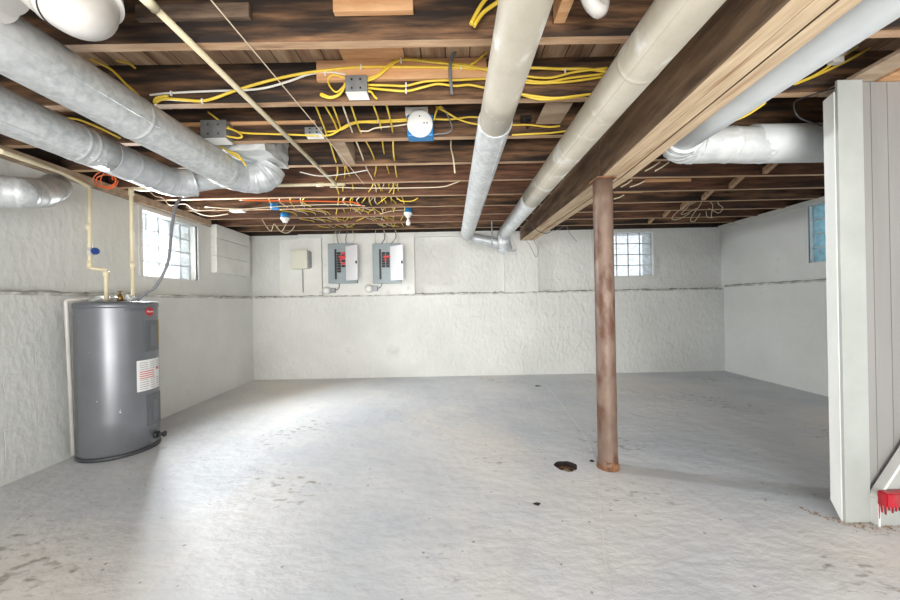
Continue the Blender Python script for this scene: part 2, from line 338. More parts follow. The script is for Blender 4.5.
# crumbly plaster lips where the thick lower walls stop
def lip(pts, name):
    bm = B(); rg = []
    for p, n in pts:
        p = Vector(p); n = Vector(n); o1 = random.uniform(.004,.02); o2 = random.uniform(.002,.010); h1 = random.uniform(.002,.022)
        rg.append([bm.verts.new(p+n*o2-Vector((0,0,.022))), bm.verts.new(p+n*o1), bm.verts.new(p-n*.03+Vector((0,0,h1))), bm.verts.new(p-n*.03-Vector((0,0,.022)))])
    for a, b in zip(rg, rg[1:]):
        for k in range(4): bm.faces.new((a[k],a[(k+1)%4],b[(k+1)%4],b[k]))
    bm.faces.new(rg[0][::-1]); bm.faces.new(rg[-1]); struct(name, bm, 'lip')
lip([((-3.15+7.55*k/220,BACK,1.337),(0,-1,0)) for k in range(221)], 'trim_6')
lip([((wl(.2+5.36*k/120),.2+5.36*k/120,1.33),(1,0,0)) for k in range(121)], 'trim_7')
lip([((RX,.2+5.36*k/120,1.377),(-1,0,0)) for k in range(121)], 'trim_8')
# subfloor
bm = B(); box(bm, (-3.5,YN,ZT), (4.75,6.0,ZT+.03)); struct('ceiling', bm, 'planks')
# ---- windows of glass block
def glass_window(name, n_u, n_z, u0, u1, z0, z1, P, glass, depth_v, mats_frame='trim'):
    """P(u,z,d) -> world point, d = depth into the wall"""
    root = bpy.data.objects.new(name, None); C.objects.link(root); root['kind'] = 'structure'; root.location = P((u0+u1)/2, z0, 0)
    def slab(bm, a, b, c, d, e, f):
        vs = [bm.verts.new(P(u,z,w)) for u in (a,b) for z in (c,d) for w in (e,f)]
        for qd in ((0,1,3,2),(4,6,7,5),(0,4,5,1),(2,3,7,6),(0,2,6,4),(1,5,7,3)): bm.faces.new([vs[i] for i in qd])
    g = .0075; du = (u1-u0)/n_u; dz = (z1-z0)/n_z
    bm = B()
    for i in range(n_u+1):
        c = u0+i*du; slab(bm, max(u0,c-g), min(u1,c+g), z0, z1, .085, .102)
    for j in range(n_z+1):
        c = z0+j*dz; slab(bm, u0, u1, max(z0,c-g), min(z1,c+g), .085, .102)
    part('mortar_grid', bm, 'mortar', root)
    for i in range(n_u):
        for j in range(n_z):
            bm = B(); slab(bm, u0+i*du+g, u0+(i+1)*du-g, z0+j*dz+g, z0+(j+1)*dz-g, .09, .10); part('glass_block', bm, glass, root)
    bm = B(); w = .02
    slab(bm, u0-.045, u0, z0-.0, z1+.0, -.012, .02); slab(bm, u1, u1+.045, z0-.0, z1+.0, -.012, .02); slab(bm, u0-.045, u1+.045, z1, z1+.035, -.012, .02)
    part('window_frame', bm, mats_frame, root)
    return root
glass_window('window_1', 5, 4, *LW, lambda u,z,d: Vector((wl(u)-.05-d, u, z)), 'blockglass', 1)
glass_window('window_2', 5, 4, *BW, lambda u,z,d: Vector((u, BACK+.08+d*.6, z)), 'blockglass2', 1)
glass_window('window_3', 5, 4, *RW, lambda u,z,d: Vector((RX+.035+d*.6, u, z)), 'blockglass3', 1)
# boarded-over window on the left wall
t = thing('boarded_window', 'three white painted planks boarding over a window near the far left corner', 'boards', (wl(5.05)-.04, 5.05, 1.67))
for k,(a,b) in enumerate(((1.66,1.885),(1.89,2.125),(2.13,2.31))):
    bm = B(); y0,y1 = 4.66,5.47
    prism(bm, [(wl(y0)-.05,y0,a),(wl(y1)-.05,y1,a),(wl(y1)-.05,y1,b),(wl(y0)-.05,y0,b)], (.075+.006*(k==2),0,0)); part('plank', bm, 'boardw', t)
# boards on the back wall
bm = B(); a = at(278,240,BACK); b = at(321,296,BACK)
box(bm, (a.x,BACK+.045,1.34), (b.x,BACK+.08,2.27)); solo('wall_board', bm, 'boardw', 'white painted flat board on back wall behind the small cream box', 'board')
bm = B(); a = at(322,232,BACK); b = at(415,297,BACK)
box(bm, (a.x+.004,BACK-.0,1.337), (b.x,BACK+.08,2.335), bev=.002); solo('plywood_backing', bm, 'boardw', 'large white painted plywood sheet behind the two grey breaker panels', 'board')
# ------------------------------------------------------------------ joists (each its own timber)
JY = [.66,1.08,1.505,1.955,2.40,2.85,3.27,3.69,4.12,4.53,4.93,5.33]     # front faces
names = ['at the back wall','second from the back wall','third from the back wall','fourth from the back wall','fifth from the back wall','sixth from the back wall',
 'seventh from the back wall, behind the foil-wrapped duct boot','eighth from the back wall, carrying the round white cover','ninth from the back wall, carrying the grey box and yellow cables','tenth from the back wall, with dark rusty nail stains','eleventh from the back wall, near the top of the picture','nearest of all, above the camera']
YS = JY + []
for i, y in enumerate(JY[::-1]):
    bm = B(); n = 40; x0, x1 = -3.3, 4.55
    if wl(y)-.17 > x0: x0 = wl(y)-.1
    ring = []; ph = random.uniform(0,6); amp = .004
    for k in range(n+1):
        x = x0+(x1-x0)*k/n; w = amp*math.sin(x*1.3+ph)+random.uniform(-.0015,.0015); zb = ZJ+.003*math.sin(x*.9+ph*2)+random.uniform(-.0015,.0015)
        ring.append([bm.verts.new(c) for c in ((x,y+w,zb),(x,y+.045+w,zb),(x,y+.045+w,ZT),(x,y+w,ZT))])
    for a,b in zip(ring, ring[1:]):
        for k in range(4):
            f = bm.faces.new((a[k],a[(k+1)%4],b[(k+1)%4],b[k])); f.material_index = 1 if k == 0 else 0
    bm.faces.new(ring[0][::-1]); bm.faces.new(ring[-1])
    solo('ceiling_joist', bm, ['joist2' if i in (1,2,4,5) else 'joist','sawn_lit'], 'dark wooden ceiling joist, '+names[i], 'joist', 'ceiling joists')
# sister boards, blocks and braces at the joists
def zy(x,y,Y): return at(x,y,Y)
def board(p, q, Y, th, m, name, label, cat, group=None):
    a = at(p[0],p[1],Y); b = at(q[0],q[1],Y)
    bm = B(); box(bm, (min(a.x,b.x),Y-th,min(a.z,b.z)), (max(a.x,b.x),Y,max(a.z,b.z)), bev=.002); return solo(name, bm, m, label, cat, group)
board((318,83),(486,60), 1.953, .022, 'newwood', 'sister_board', 'new tan board nailed to joist face behind the yellow cable bundles', 'board')
board((181,127),(316,121.5), 2.398, .02, 'newwood', 'sister_board', 'thin tan cleat on the joist right of the left grey junction box', 'board')
bm = B(); a = at(333,8,1.475); b = at(413,8,1.475); box(bm, (a.x,1.472,2.45), (b.x,1.5,2.54), bev=.002); solo('wood_block', bm, 'newwood', 'fresh tan lumber block at the top edge left of the centre duct', 'wood block')
bm = B(); a = at(345,52,1.95); b = at(405,52,1.95); box(bm, (a.x,1.56,ZT-.02), (b.x,1.95,ZT-.001)); solo('subfloor_patch', bm, 'newwood', 'new tan subfloor patch between joists above the grey junction box', 'board')
bm = B(); a = at(553,14,1.5); box(bm, (a.x,1.38,2.40), (a.x+.05,1.50,2.52), bev=.004); solo('wood_block', bm, 'newwood', 'small orange wood block tucked right of the centre duct at top edge', 'wood block')
board((140,9),(252,21), 1.503, .025, 'darkboard', 'nailed_board', 'dark weathered board nailed on the joist beside the cream diagonal pipe', 'board')
# short boards in the right bays
for (p,q,Y,lab) in (((645,182.5),(690,179),3.66,'orange tan shim board under joist right of the brown post'),((614,193.5),(642,190),4.1,'short pale board on joist just right of post top, lower one')):
    board(p, q, Y, .02, 'newwood', 'shim_board', lab, 'board')
for i in range(4,11):
    y0 = JY[i]+.05; y1 = JY[i+1]-.003
    if y1 < 2.6: continue
    bm = B(); X = 2.98+.02*i-.1
    prism(bm, [(X,y0,ZJ+.16),(X,y0,ZJ+.21),(X,y1,ZJ+.055),(X,y1,ZJ+.005)], (.045,0,0))
    solo('bridging_board', bm, 'sawn_lit', 'slanted pale wooden bridging piece between joists right of the beam', 'brace', 'joist bridging right of the beam')
bm = B(); prism(bm, [(-.86,2.448,2.55),(-.86,2.448,2.42),(-.86,2.847,2.355),(-.86,2.847,2.50)], (.10,0,0)); solo('brace_board', bm, 'palewood', 'wide pale slanted board between joists left of the string of yellow cables', 'brace')
bm = B(); a = at(190,48,1.95); box(bm, (-1.9,1.72,ZT-.05), (-.80,1.76,ZT-.002)); solo('lath_strip', bm, 'newwood', 'long thin tan wood strip under subfloor, crossing behind the cream diagonal pipe', 'board')
# ------------------------------------------------------------------ beam and post
def plank_beam(x0a, x0b, wd, ya, yb, za, zc, dz):
    bm = B(); rg = []; n = 24
    for k in range(n+1):
        f = k/n; Y = ya+(yb-ya)*f; j = random.uniform(-.0012,.0012); x0 = x0a+(x0b-x0a)*f; zb = za+(zc-za)*f+dz+j
        rg.append([bm.verts.new(c) for c in ((x0+j,Y,zb),(x0+wd+j,Y,zb),(x0+wd+j,Y,ZJ-.006),(x0+j,Y,ZJ-.006))])
    for a,b in zip(rg, rg[1:]):
        for k in range(4): bm.faces.new((a[k],a[(k+1)%4],b[(k+1)%4],b[k])).material_index = 1 if k==0 else 0
    bm.faces.new(rg[0][::-1]); bm.faces.new(rg[-1]); return bm
for (xa_,xb_,ya,yb,za,zc,lab) in ((.915,1.085,-.6,2.455,2.056,2.056,'near length of the huge three-ply wooden beam, ending on the brown post'),(1.085,1.14,2.46,5.5,2.058,2.155,'far length of the three-ply wooden beam, from the post to the back wall')):
    t = thing('main_beam', lab, 'beam', (xa_+.1, ya, za))
    for k in range(3):
        part('beam_ply', plank_beam(xa_+k*.074, xb_+k*.074, .0675, ya, yb, za, zc, [0,.004,.001][k]), ['beamside','beambot'], t)
pb = atz(609, 469, 0); pb.y += .03; PX, PY = pb.x+.006, pb.y
t = thing('steel_post', 'rusty brown round steel post holding up the wooden beam', 'post', (PX,PY,0))
bm = B(); rr = .066
prof = [(rr+.004*math.sin(i*1.7)*(i<2), z) for i, z in enumerate([.0,.03,.1,.4,.9,1.4,1.9,2.046])]
lathe(bm, (PX,PY,0), prof, 40); part('post_shaft', bm, 'rust', t)
bm = B(); lathe(bm, (PX,PY,0), [(.078,0),(.075,.008),(.070,.03),(.067,.06)], 28)
for v in bm.verts:
    v.co.x += random.uniform(-.003,.003); v.co.y += random.uniform(-.003,.003)
part('post_foot', bm, 'rustbase', t, 'crusty orange rusted foot of the post')
bm = B(); box(bm, (PX-.07,PY-.07,2.044), (PX+.07,PY+.07,2.054)); part('cap_plate', bm, 'rustbase', t)
# drain
t = thing('floor_drain', 'round rusty floor drain sunk in the concrete left of the post', 'drain', (dr.x,dr.y,-.06))
bm = B(); lathe(bm, (dr.x,dr.y,-.055), [(.074,0),(.076,.02),(.066,.02),(.064,.012)], 32); part('drain_rim', bm, 'rustbase', t)
bm = B(); lathe(bm, (dr.x,dr.y,-.05), [(.060,0),(.058,.012),(.02,.015)], 24)
for v in bm.verts: v.co.z += random.uniform(0,.004)
part('grate', bm, 'dirt', t)
# ------------------------------------------------------------------ ducts
def arc(c, a, b, n=8):
    """quarter bend from direction a to b: points c + r..."""
    pass
def straight_duct(bm, p, q, r, rings, seg=40, lip=.0028):
    p = Vector(p); q = Vector(q); d = (q-p); Ln = d.length; ts = []
    for k in range(9): ts.append((k/8*Ln, r))
    for s in rings: ts += [(s-.016,r),(s-.009,r),(s-.005,r+lip),(s+.005,r+lip),(s+.009,r),(s+.016,r)]
    ts = sorted([x for x in ts if 0 <= x[0] <= Ln]); pts = [p+d.normalized()*s for s,_ in ts]
    out = []; rs = []
    for a, b in zip(pts, ts):
        if out and (a-out[-1]).length < 1e-4: continue
        out.append(a); rs.append(b[1])
    tube(bm, out, rs, seg)
    # lengthwise lock seam
def seam(bm, X, Z, r, y0, y1, deg):
    a = math.radians(deg); tube(bm, [(X+r*math.cos(a),y0,Z+r*math.sin(a)),(X+r*math.cos(a),y1,Z+r*math.sin(a))], .0016, 6)
def gored(bm, pts, r, seg=36, lip=.0018):
    """elbow of flat gores with raised joints"""
    P = [Vector(pts[0])]; R = [r]
    for a, b in zip(pts, pts[1:]):
        a = Vector(a); b = Vector(b); d = b-a; L = d.length; u = d/L
        for s, q in ((.003,lip),(.008,lip),(.011,0),(.016,0),(L-.016,0),(L-.011,0),(L-.008,lip),(L-.003,lip)):
            if s < L-1e-3 or True: P.append(a+u*max(0,min(L,s))); R.append(r+q)
    P.append(Vector(pts[-1])); R.append(r)
    tube(bm, P, R, seg)
def bend(p, d0, d1, rad, n=5):
    """points of a bend that starts at p heading d0, turns to d1 with centreline radius rad"""
    p = Vector(p); d0 = Vector(d0).normalized(); d1 = Vector(d1).normalized()
    ang = d0.angle(d1); ax = d0.cross(d1).normalized(); c = p + (ax.cross(d0))*rad; out = []
    for k in range(n+1): out.append(c + Matrix.Rotation(ang*k/n, 3, ax) @ (p-c))
    return out
# duct 1: large round duct running back along the left
X1,Z1,r1 = -1.625, 2.19, .112
t = thing('round_duct', 'largest upper left galvanised round duct, ending in an elbow at the foil boot', 'duct', (X1,1.0,Z1-r1))
bm = B(); straight_duct(bm, (X1,-.6,Z1), (X1,2.54,Z1), r1, [2.39,3.08]); seam(bm, X1, Z1, r1, -.6, 2.54, -20); part('duct_pipe', bm, 'galv', t)
e = bend((X1,2.54,Z1), (0,1,0), (.9,.5,.1), .20, 3)
e2 = bend(e[-1], (.9,.5,.1), (.15,.1,1), .13, 3)
bm = B(); gored(bm, e+e2[1:], r1); part('elbow', bm, 'galvdull', t)
# duct 2
X2,Z2,r2 = -2.0, 2.10, .10
t = thing('round_duct', 'second galvanised round duct, left of and below the largest one', 'duct', (X2,1.0,Z2-r2))
bm = B(); straight_duct(bm, (X2,-.6,Z2), (X2,2.02,Z2), r2, [1.55,2.45,2.5]); seam(bm, X2, Z2, r2, -.6, 2.02, -50); part('duct_pipe', bm, 'galv', t)
e = bend((X2,2.42,Z2), (0,1,0), (.9,.55,.35), .20, 3)
bm = B(); gored(bm, [(X2,2.02,Z2),(X2,2.16,Z2),(X2,2.3,Z2)]+e, r2-.001); gored(bm, [e[-1], e[-1]+Vector((.12,.1,.06))], r2-.03); part('elbow', bm, 'galvdull', t)
# duct 3: adjustable elbow by the left wall
t = thing('round_duct', 'adjustable galvanised duct elbow at the left picture edge above the heater', 'duct', (-2.75,2.2,1.9))
P3 = [at(-85,186,2.02), at(-25,189,2.1), at(18,193,2.2), at(42,193,2.42), at(60,184,2.66)]
bm = B(); gored(bm, crom(P3[:4],2)[:], .098); part('elbow', bm, 'galv', t)
bm = B(); gored(bm, [at(38,193,2.38), at(50,190,2.52), at(56,186,2.66)], .090); part('end_gore', bm, 'galvdull', t)
# duct 4: centre, beige then galvanised
X4,Z4,r4 = .262, 2.166, .088
t = thing('round_duct', 'centre round duct, beige painted near and bare galvanised beyond', 'duct', (X4,1.0,Z4-r4))
bm = B(); straight_duct(bm, (X4,-.6,Z4), (X4,1.88,Z4), r4-.002, []); part('painted_pipe', bm, 'beigeduct', t, 'stained beige painted near length')
bm = B(); straight_duct(bm, (X4,1.85,Z4), (X4,4.9,Z4), r4+.003, [.01]); seam(bm, X4, Z4, r4+.003, 1.86, 4.9, -60); part('duct_pipe', bm, 'galv', t)
e = bend((X4,4.9,Z4), (0,1,0), (.88,.2,-.42), .12, 3)
endp = Vector((.80,5.07,2.03))
bm = B(); gored(bm, e+[endp], .072); part('elbow', bm, 'galvdull', t)
# duct 5
X5,Z5,r5 = .779, 2.149, .090
t = thing('round_duct', 'beige round duct running close along the left side of the beam', 'duct', (X5,1.0,Z5-r5))
bm = B(); straight_duct(bm, (X5,-.6,Z5), (X5,3.2,Z5), r5, [1.98], lip=.0015); seam(bm, X5, Z5, r5, -.6, 3.2, -130); part('painted_pipe', bm, 'beigeduct', t, 'beige painted near length')
bm = B(); straight_duct(bm, (X5,3.17,Z5), (X5,4.8,Z5), r5-.003, []); part('duct_pipe', bm, 'galv', t)
e = bend((X5,4.8,Z5), (0,1,0), (.1,.15,-1), .12, 3)
bm = B(); gored(bm, e+[Vector((X5+.055,5.0,1.94))], .088); box(bm, (X5-.06,4.93,1.925),(X5+.19,5.12,1.945)); part('elbow', bm, 'galvdull', t)
# duct 6: pale duct right of beam with foil-wrapped cross run
X6,Z6,r6 = 1.385, 2.145, .090
t = thing('round_duct', 'pale round duct right of the beam joining a wide foil-wrapped cross duct', 'duct', (X6,1.0,Z6-r6))
bm = B(); straight_duct(bm, (X6,-.6,Z6), (X6,2.02,Z6), r6, []); part('duct_pipe', bm, 'whiteduct', t)
bm = B(); e = bend((X6,2.0,Z6), (0,1,0), (1,.0,0), .15, 4); gored(bm, e+[Vector((1.75,2.15,Z6)),Vector((2.0,2.17,Z6))], .105, lip=.003)
bmesh.ops.subdivide_edges(bm, edges=bm.edges[:], cuts=1)
for v in bm.verts: v.co += Vector((random.uniform(-.002,.002),random.uniform(-.002,.002),random.uniform(-.002,.002)))
part('wrapped_elbow', bm, 'foil', t, 'crumpled foil-wrapped elbow')
bm = B(); straight_duct(bm, (1.9,2.17,Z6+.01), (3.2,2.17,Z6+.01), .114, []); part('cross_duct', bm, 'whiteduct', t, 'wide pale horizontal length')
# foil boot above duct 1
bm = B(); a = at(236,143,2.8); b = at(287,168,2.8)
box(bm, (a.x,2.47,ZJ-.03), (b.x,2.83,ZT-.02)); bmesh.ops.subdivide_edges(bm, edges=bm.edges[:], cuts=5, use_grid_fill=True)
for v in bm.verts: v.co += Vector((random.uniform(-.008,.008),random.uniform(-.007,.007),random.uniform(-.008,.008)))
solo('duct_boot', bm, 'foil', 'crumpled foil duct boot between joists above the large left elbow', 'duct boot')
# white PVC drain pipe top left
t = thing('drain_pipe', 'fat white plastic drain pipe with elbow at the top left corner', 'pipe', at(80,20,1.15))
d_ = lambda x,y,Y: at(x,y,Y)
bm = B(); tube(bm, crom([d_(18,-32,1.16), d_(34,-12,1.16), d_(60,8,1.165)],5), .062, 32); part('pipe_run', bm, 'pvc', t)
bm = B(); tube(bm, crom([d_(52,2,1.16), d_(77,16,1.17), d_(91,14,1.20), d_(95,-2,1.24), d_(94,-22,1.28)],6), .067, 32); part('elbow', bm, 'pvc', t)
bm = B(); tube(bm, [d_(95.5,2,1.22), d_(94,-14,1.26)], .076, 32); part('hub', bm, 'pvc', t)
bm = B(); p = d_(61,8.5,1.165); dd = (d_(90,16,1.17)-d_(55,-4,1.16)).normalized(); tube(bm, [p-dd*.003, p+dd*.003], .0685, 32); part('joint_ring', bm, 'black', t, 'dark purple primer ring')
t = thing('drain_pipe', 'white plastic drain pipe stub cut by the top left picture corner', 'pipe', at(15,0,1.2))
bm = B(); tube(bm, crom([d_(-32,-36,1.12), d_(-8,-16,1.14), d_(14,2,1.16)],4), .050, 28); part('pipe_run', bm, 'pvc', t)
bm = B(); tube(bm, [d_(-25,-12,1.14), d_(-1,6,1.15)][::1], .056, 28); part('hub', bm, 'pvc', t)
# cast white trap between centre ducts at top
bm = B(); tube(bm, crom([at(583,-20,1.3), at(590,2,1.32), at(601,10,1.34), at(603,-12,1.38)],5), .026, 20); solo('pipe_elbow', bm, 'pvc', 'small grey-white pipe bend between the two beige ducts at top edge', 'pipe')
# cream pipes
def rounded(pts, k=.022):
    pts = [Vector(p) for p in pts]; out = [pts[0]]
    for a, b, c in zip(pts, pts[1:], pts[2:]):
        d0 = (b-a); d1 = (c-b); q = min(k, d0.length*.45, d1.length*.45); d0.normalize(); d1.normalize()
        p0 = b-d0*q; p2 = b+d1*q
        for t in (0,.25,.5,.75,1): out.append(p0*(1-t)**2 + b*2*t*(1-t) + p2*t*t)
    out.append(pts[-1]); return out
def pipe(pts, r, name, label, cat, m='cpvc', couplings=(), seg=14, group=None):
    t = thing(name, label, cat, Vector(pts[0])); pts = rounded(pts); bm = B(); tube(bm, pts, r, seg); part('pipe_run', bm, m, t)
    for c, d in couplings:
        c = Vector(c); d = Vector(d).normalized(); bm = B(); tube(bm, [c-d*.03, c+d*.03], r*1.35, seg); part('coupling', bm, m, t)
    return t
a = Vector((-1.10,.6,2.325)); b = Vector((-1.05,3.27,2.325))
pipe([a,b], .0145, 'water_pipe', 'long cream plastic pipe crossing under the joists diagonally at upper left', 'pipe', couplings=[(a+(b-a)*.25,b-a)])
hy = 3.33
hl = at(206,187,3.235); hr = at(345,186,3.235)
pipe([Vector((hl.x-.3,3.24,2.325)), Vector((hr.x,3.24,2.325))], .0145, 'water_pipe', 'cream plastic pipe running level along a joist behind the round duct elbow', 'pipe', couplings=[(Vector((-1.2,3.24,2.325)),(1,0,0))])
# ------------------------------------------------------------------ water heater
HX,HY,HR,HZ = -2.83,2.94,.262,1.262
W = thing('water_heater', 'grey cylindrical electric water heater standing against the left wall', 'water heater', (HX,HY,0))
bm = B(); lathe(bm, (HX,HY,0), [(HR-.012,.028),(HR,.04),(HR,.3),(HR,.7),(HR,1.2),(HR,1.222)], 72); part('tank', bm, 'tank', W)
bm = B(); lathe(bm, (HX,HY,0), [(HR-.006,0),(HR+.004,.004),(HR+.004,.03),(HR-.01,.032)], 64); part('base_ring', bm, 'tankdark', W)
bm = B(); lathe(bm, (HX,HY,0), [(HR+.003,1.205),(HR+.005,1.215),(HR+.004,1.24),(HR-.006,1.252),(.1,1.258),(.0005,1.258)], 64); part('top_lid', bm, 'tanktop', W)
def onT(ang, z, out=0): return Vector((HX+(HR+out)*math.cos(ang), HY+(HR+out)*math.sin(ang), z))
def ang_of(x, y):      # angle on the tank surface hit by the pixel ray
    u, v = uv(x, y); d = Vector((u/F,1)); c = Vector((HX,HY)); A = d.dot(d); Bq = d.dot(c); D = Bq*Bq - A*(c.dot(c)-HR*HR)
    tt = (Bq - math.sqrt(max(D,0)))/A; p = d*tt; return math.atan2(p.y-c.y, p.x-c.x), EYE - v/F*tt
def wrap(bm, a0, a1, z0, z1, o0, o1, n=10, mi=0):
    g = [[bm.verts.new(onT(a0+(a1-a0)*k/n, z, o)) for z,o in ((z0,o0),(z1,o0),(z1,o1),(z0,o1))] for k in range(n+1)]
    for p, q in zip(g, g[1:]):
        for k in range(4): f = bm.faces.new((p[k],p[(k+1)%4],q[(k+1)%4],q[k])); f.material_index = mi
    bm.faces.new(g[0][::-1]); bm.faces.new(g[-1])
def patch(name, x0, y0, x1, y1, o1, m, parent, label=None, o0=-.004):
    a0, _q = ang_of(x0, y0); a1, _q = ang_of(x1, y1); zt = ang_of((x0+x1)/2, y0)[1]; zb_ = ang_of((x0+x1)/2, y1)[1]; bm = B(); wrap(bm, a0, a1, zb_, zt, o0, o1); return part(name, bm, m, parent, label), (a0,a1,zb_,zt)
up, q1 = patch('access_panel', 144.5,320, 157.5,351, .009, 'tankpanel', W)
patch('panel_handle', 149,325, 154,346, .016, 'tanktop', up)
lo, q2 = patch('access_panel', 147.5,393, 159.5,424, .009, 'tankpanel', W)
patch('panel_handle', 151.5,399, 156,419, .016, 'tanktop', lo)
lb, q3 = patch('warning_label', 136.5,359.5, 159.0,390, .0018, 'paper', W)
bm = B(); a0,a1,z0,z1 = q3
for k in range(13):
    z = z1-.02-(z1-z0-.04)*k/12
    if 4 <= k <= 7: continue
    for s0,s1 in ((.08,.40),(.45,.70),(.76,.93)):
        wrap(bm, a0+(a1-a0)*s0, a0+(a1-a0)*(s1-random.uniform(0,.05)), z-.004, z, .0, .0024, 5)
part('print_lines', bm, 'ink', lb)
bm = B()
for k in (4,5,6,7):
    z = z1-.02-(z1-z0-.04)*k/12; wrap(bm, a0+(a1-a0)*.08, a0+(a1-a0)*.62, z-.008, z, .0, .0024, 5)
wrap(bm, a0+(a1-a0)*.74, a0+(a1-a0)*.92, z0+(z1-z0)*.62, z0+(z1-z0)*.70, 0, .0024, 4); part('red_print', bm, 'pink', lb)
patch('energy_tag', 157.0,319, 160.2,343, .003, 'tag', W, 'narrow yellow sticker')
patch('silver_band', 124,305, 157,311, .001, 'tanktop', W, 'pale curved brand band')
ab, zb_ = ang_of(149.5,311.5)
def badge():
    c = onT(ab, zb_, .003); nrm = Vector((math.cos(ab), math.sin(ab), 0)); tx = Vector((-math.sin(ab), math.cos(ab), 0)); R = Matrix((tx, Vector((0,0,1)), nrm)).transposed()
    bm = B(); lathe(bm, c-nrm*.006, [(.037,0),(.037,.008),(.034,.0095)], 32, rotm=R); bd = part('brand_badge', bm, 'red', W, 'round red badge')
    cu = bpy.data.curves.new('t','FONT'); cu.body = 'Rheem'; cu.size = .022; cu.align_x = 'CENTER'; cu.align_y = 'CENTER'; cu.extrude = .0006
    ob = bpy.data.objects.new('t', cu); C.objects.link(ob); dg = bpy.context.evaluated_depsgraph_get(); me = bpy.data.meshes.new_from_object(ob.evaluated_get(dg))
    bpy.data.objects.remove(ob); bm = B(); bm.from_mesh(me); bm.transform(Matrix.Translation(c+nrm*.0045) @ R.to_4x4()); part('brand_lettering', bm, 'paper', bd)
badge()
av, zv = ang_of(156,437)
bm = B(); p = onT(av, .1, 0); nn = Vector((math.cos(av),math.sin(av),0)); tube(bm, [p-nn*.01, p+nn*.02], .030, 20); tube(bm, [p+nn*.0, p+nn*.06], .014, 14); tube(bm, [p+nn*.06+Vector((0,0,0)), p+nn*.072], .024, 12); part('drain_valve', bm, 'black', W)
bm = B(); c = Vector((HX+.06,HY-.04,1.256)); tube(bm, [c, c+Vector((0,0,.06))], [.022,.016], 12); tube(bm, [c+Vector((0,0,.06)), c+Vector((0,0,.09))], .006, 8); box(bm, c+Vector((-.02,-.004,.085)), c+Vector((.02,.004,.09))); part('relief_valve', bm, 'brass', W)
# lumps of pipe insulation on top of tank
for (px,py,Y,rx,lab) in ((104,291,2.90,.10,'crumpled pale insulation wad around the left heater inlet'),(128,293,2.97,.06,'small pale insulation wad around the right heater inlet')):
    bm = B(); bmesh.ops.create_icosphere(bm, subdivisions=3, radius=1); c = at(px,py,Y); c.z = 1.262
    for v in bm.verts:
        n_ = v.co.normalized(); s_ = 1+.25*math.sin(n_.x*9+n_.y*5)*math.sin(n_.z*7+n_.x*4)+random.uniform(-.06,.06)
        v.co = Vector((n_.x*rx*s_, n_.y*rx*.8*s_, max(0,n_.z)*.05*s_)) + c
    solo('insulation_wad', bm, 'foil', lab, 'insulation')
# discharge pipe at the left side of the tank
dp = Vector((wl(2.66)+.03, 2.66, 0))
top = at(66,297,2.68); bot = at(76,448,2.72)
pipe([Vector((top.x+.06,2.78,1.275)), Vector((top.x+.012,2.70,1.275)), Vector((top.x,2.68,1.265)), Vector((bot.x,2.70,.06))], .013, 'discharge_pipe', 'off-white discharge pipe dropping down the left side of the heater', 'pipe', m='pvc')
# supply pipes
s1 = at(88,186,2.72); hz = s1.z
j = [at(88,186,2.78), at(90,268,2.78), at(106,270,2.84), at(106,292,2.88)]
j[3].z = 1.26; j[3].x = j[2].x; j[3].y = j[2].y
st = Vector((j[0].x+.0,1.0,j[0].z)); st = at(0,151,2.0)
T1 = pipe([st, at(60,172,2.55), j[0], j[0]+Vector((.012,.0,-.03)), j[1], j[2], j[3]], .0145, 'supply_pipe', 'cream supply pipe with blue valve, jogging down to the heater left inlet', 'pipe', couplings=[((j[0]+j[1])/2,(0,0,1)),(j[2]-Vector((0,0,.03)),(0,0,1)),(j[1]+Vector((0,0,.03)),(0,0,1))])
vv = at(93,251.5,2.76)
bm = B(); c = at(90,251.5,2.78); tube(bm, [c-Vector((0,0,.03)), c+Vector((0,0,.03))], .021, 14); vb = part('valve_body', bm, 'pvc', T1)
bm = B(); h = c+Vector((.052,-.012,0)); dv = Vector((.052,-.012,0)).normalized(); tube(bm, [c, h], .007, 8)
tube(bm, [h-dv*.004, h+dv*.01], .028, 10); part('valve_handle', bm, 'bluevalve', vb, 'blue round valve handle')
k0 = at(131,188,3.03); k1 = at(129,291,3.03); k1.z = 1.26; k1.x = k0.x; 
pipe([Vector((-1.95,3.24,2.318)), Vector((k0.x+.3,3.22,2.315)), k0+Vector((.05,.05,0)), k0, k1], .0145, 'supply_pipe', 'straight cream supply pipe rising from the heater right inlet', 'pipe', couplings=[((k0+k1)/2+Vector((0,0,-.18)),(0,0,1)), (k0-Vector((0,0,.03)),(0,0,1))])
# grey flexible conduit
def cable(pts, r, m, label, cat='cable', name='cable', n=6, seg=8, flat=1.0, group=None, smooth=True):
    bm = B(); tube(bm, crom(pts, n) if smooth else pts, r, seg, flat=flat); return solo(name, bm, m, label, cat, group)
cable([at(186,196,3.2), at(177,203,3.1), at(172,226,3.05), at(168,262,3.02), at(156,286,2.99), at(146,293,2.98)]+[Vector((HX+.13,HY+.03,1.262))], .012, 'greycab', 'grey flexible power conduit curving from joists down to heater top', 'conduit', 'flexible_conduit')
# coil of orange wire
bm = B(); c = at(103,180,2.72)
pts = [c+Vector((.075*math.cos(a)*(1+.2*math.sin(a*.31))+.0015*a, .0012*a, .058*math.sin(a)*(1+.25*math.cos(a*.43)))) for a in [k*.3 for k in range(64)]]
tube(bm, pts, .0035, 6); solo('wire_coil', bm, 'orange', 'coil of orange and white wire hanging beside the left supply pipe', 'wire coil')
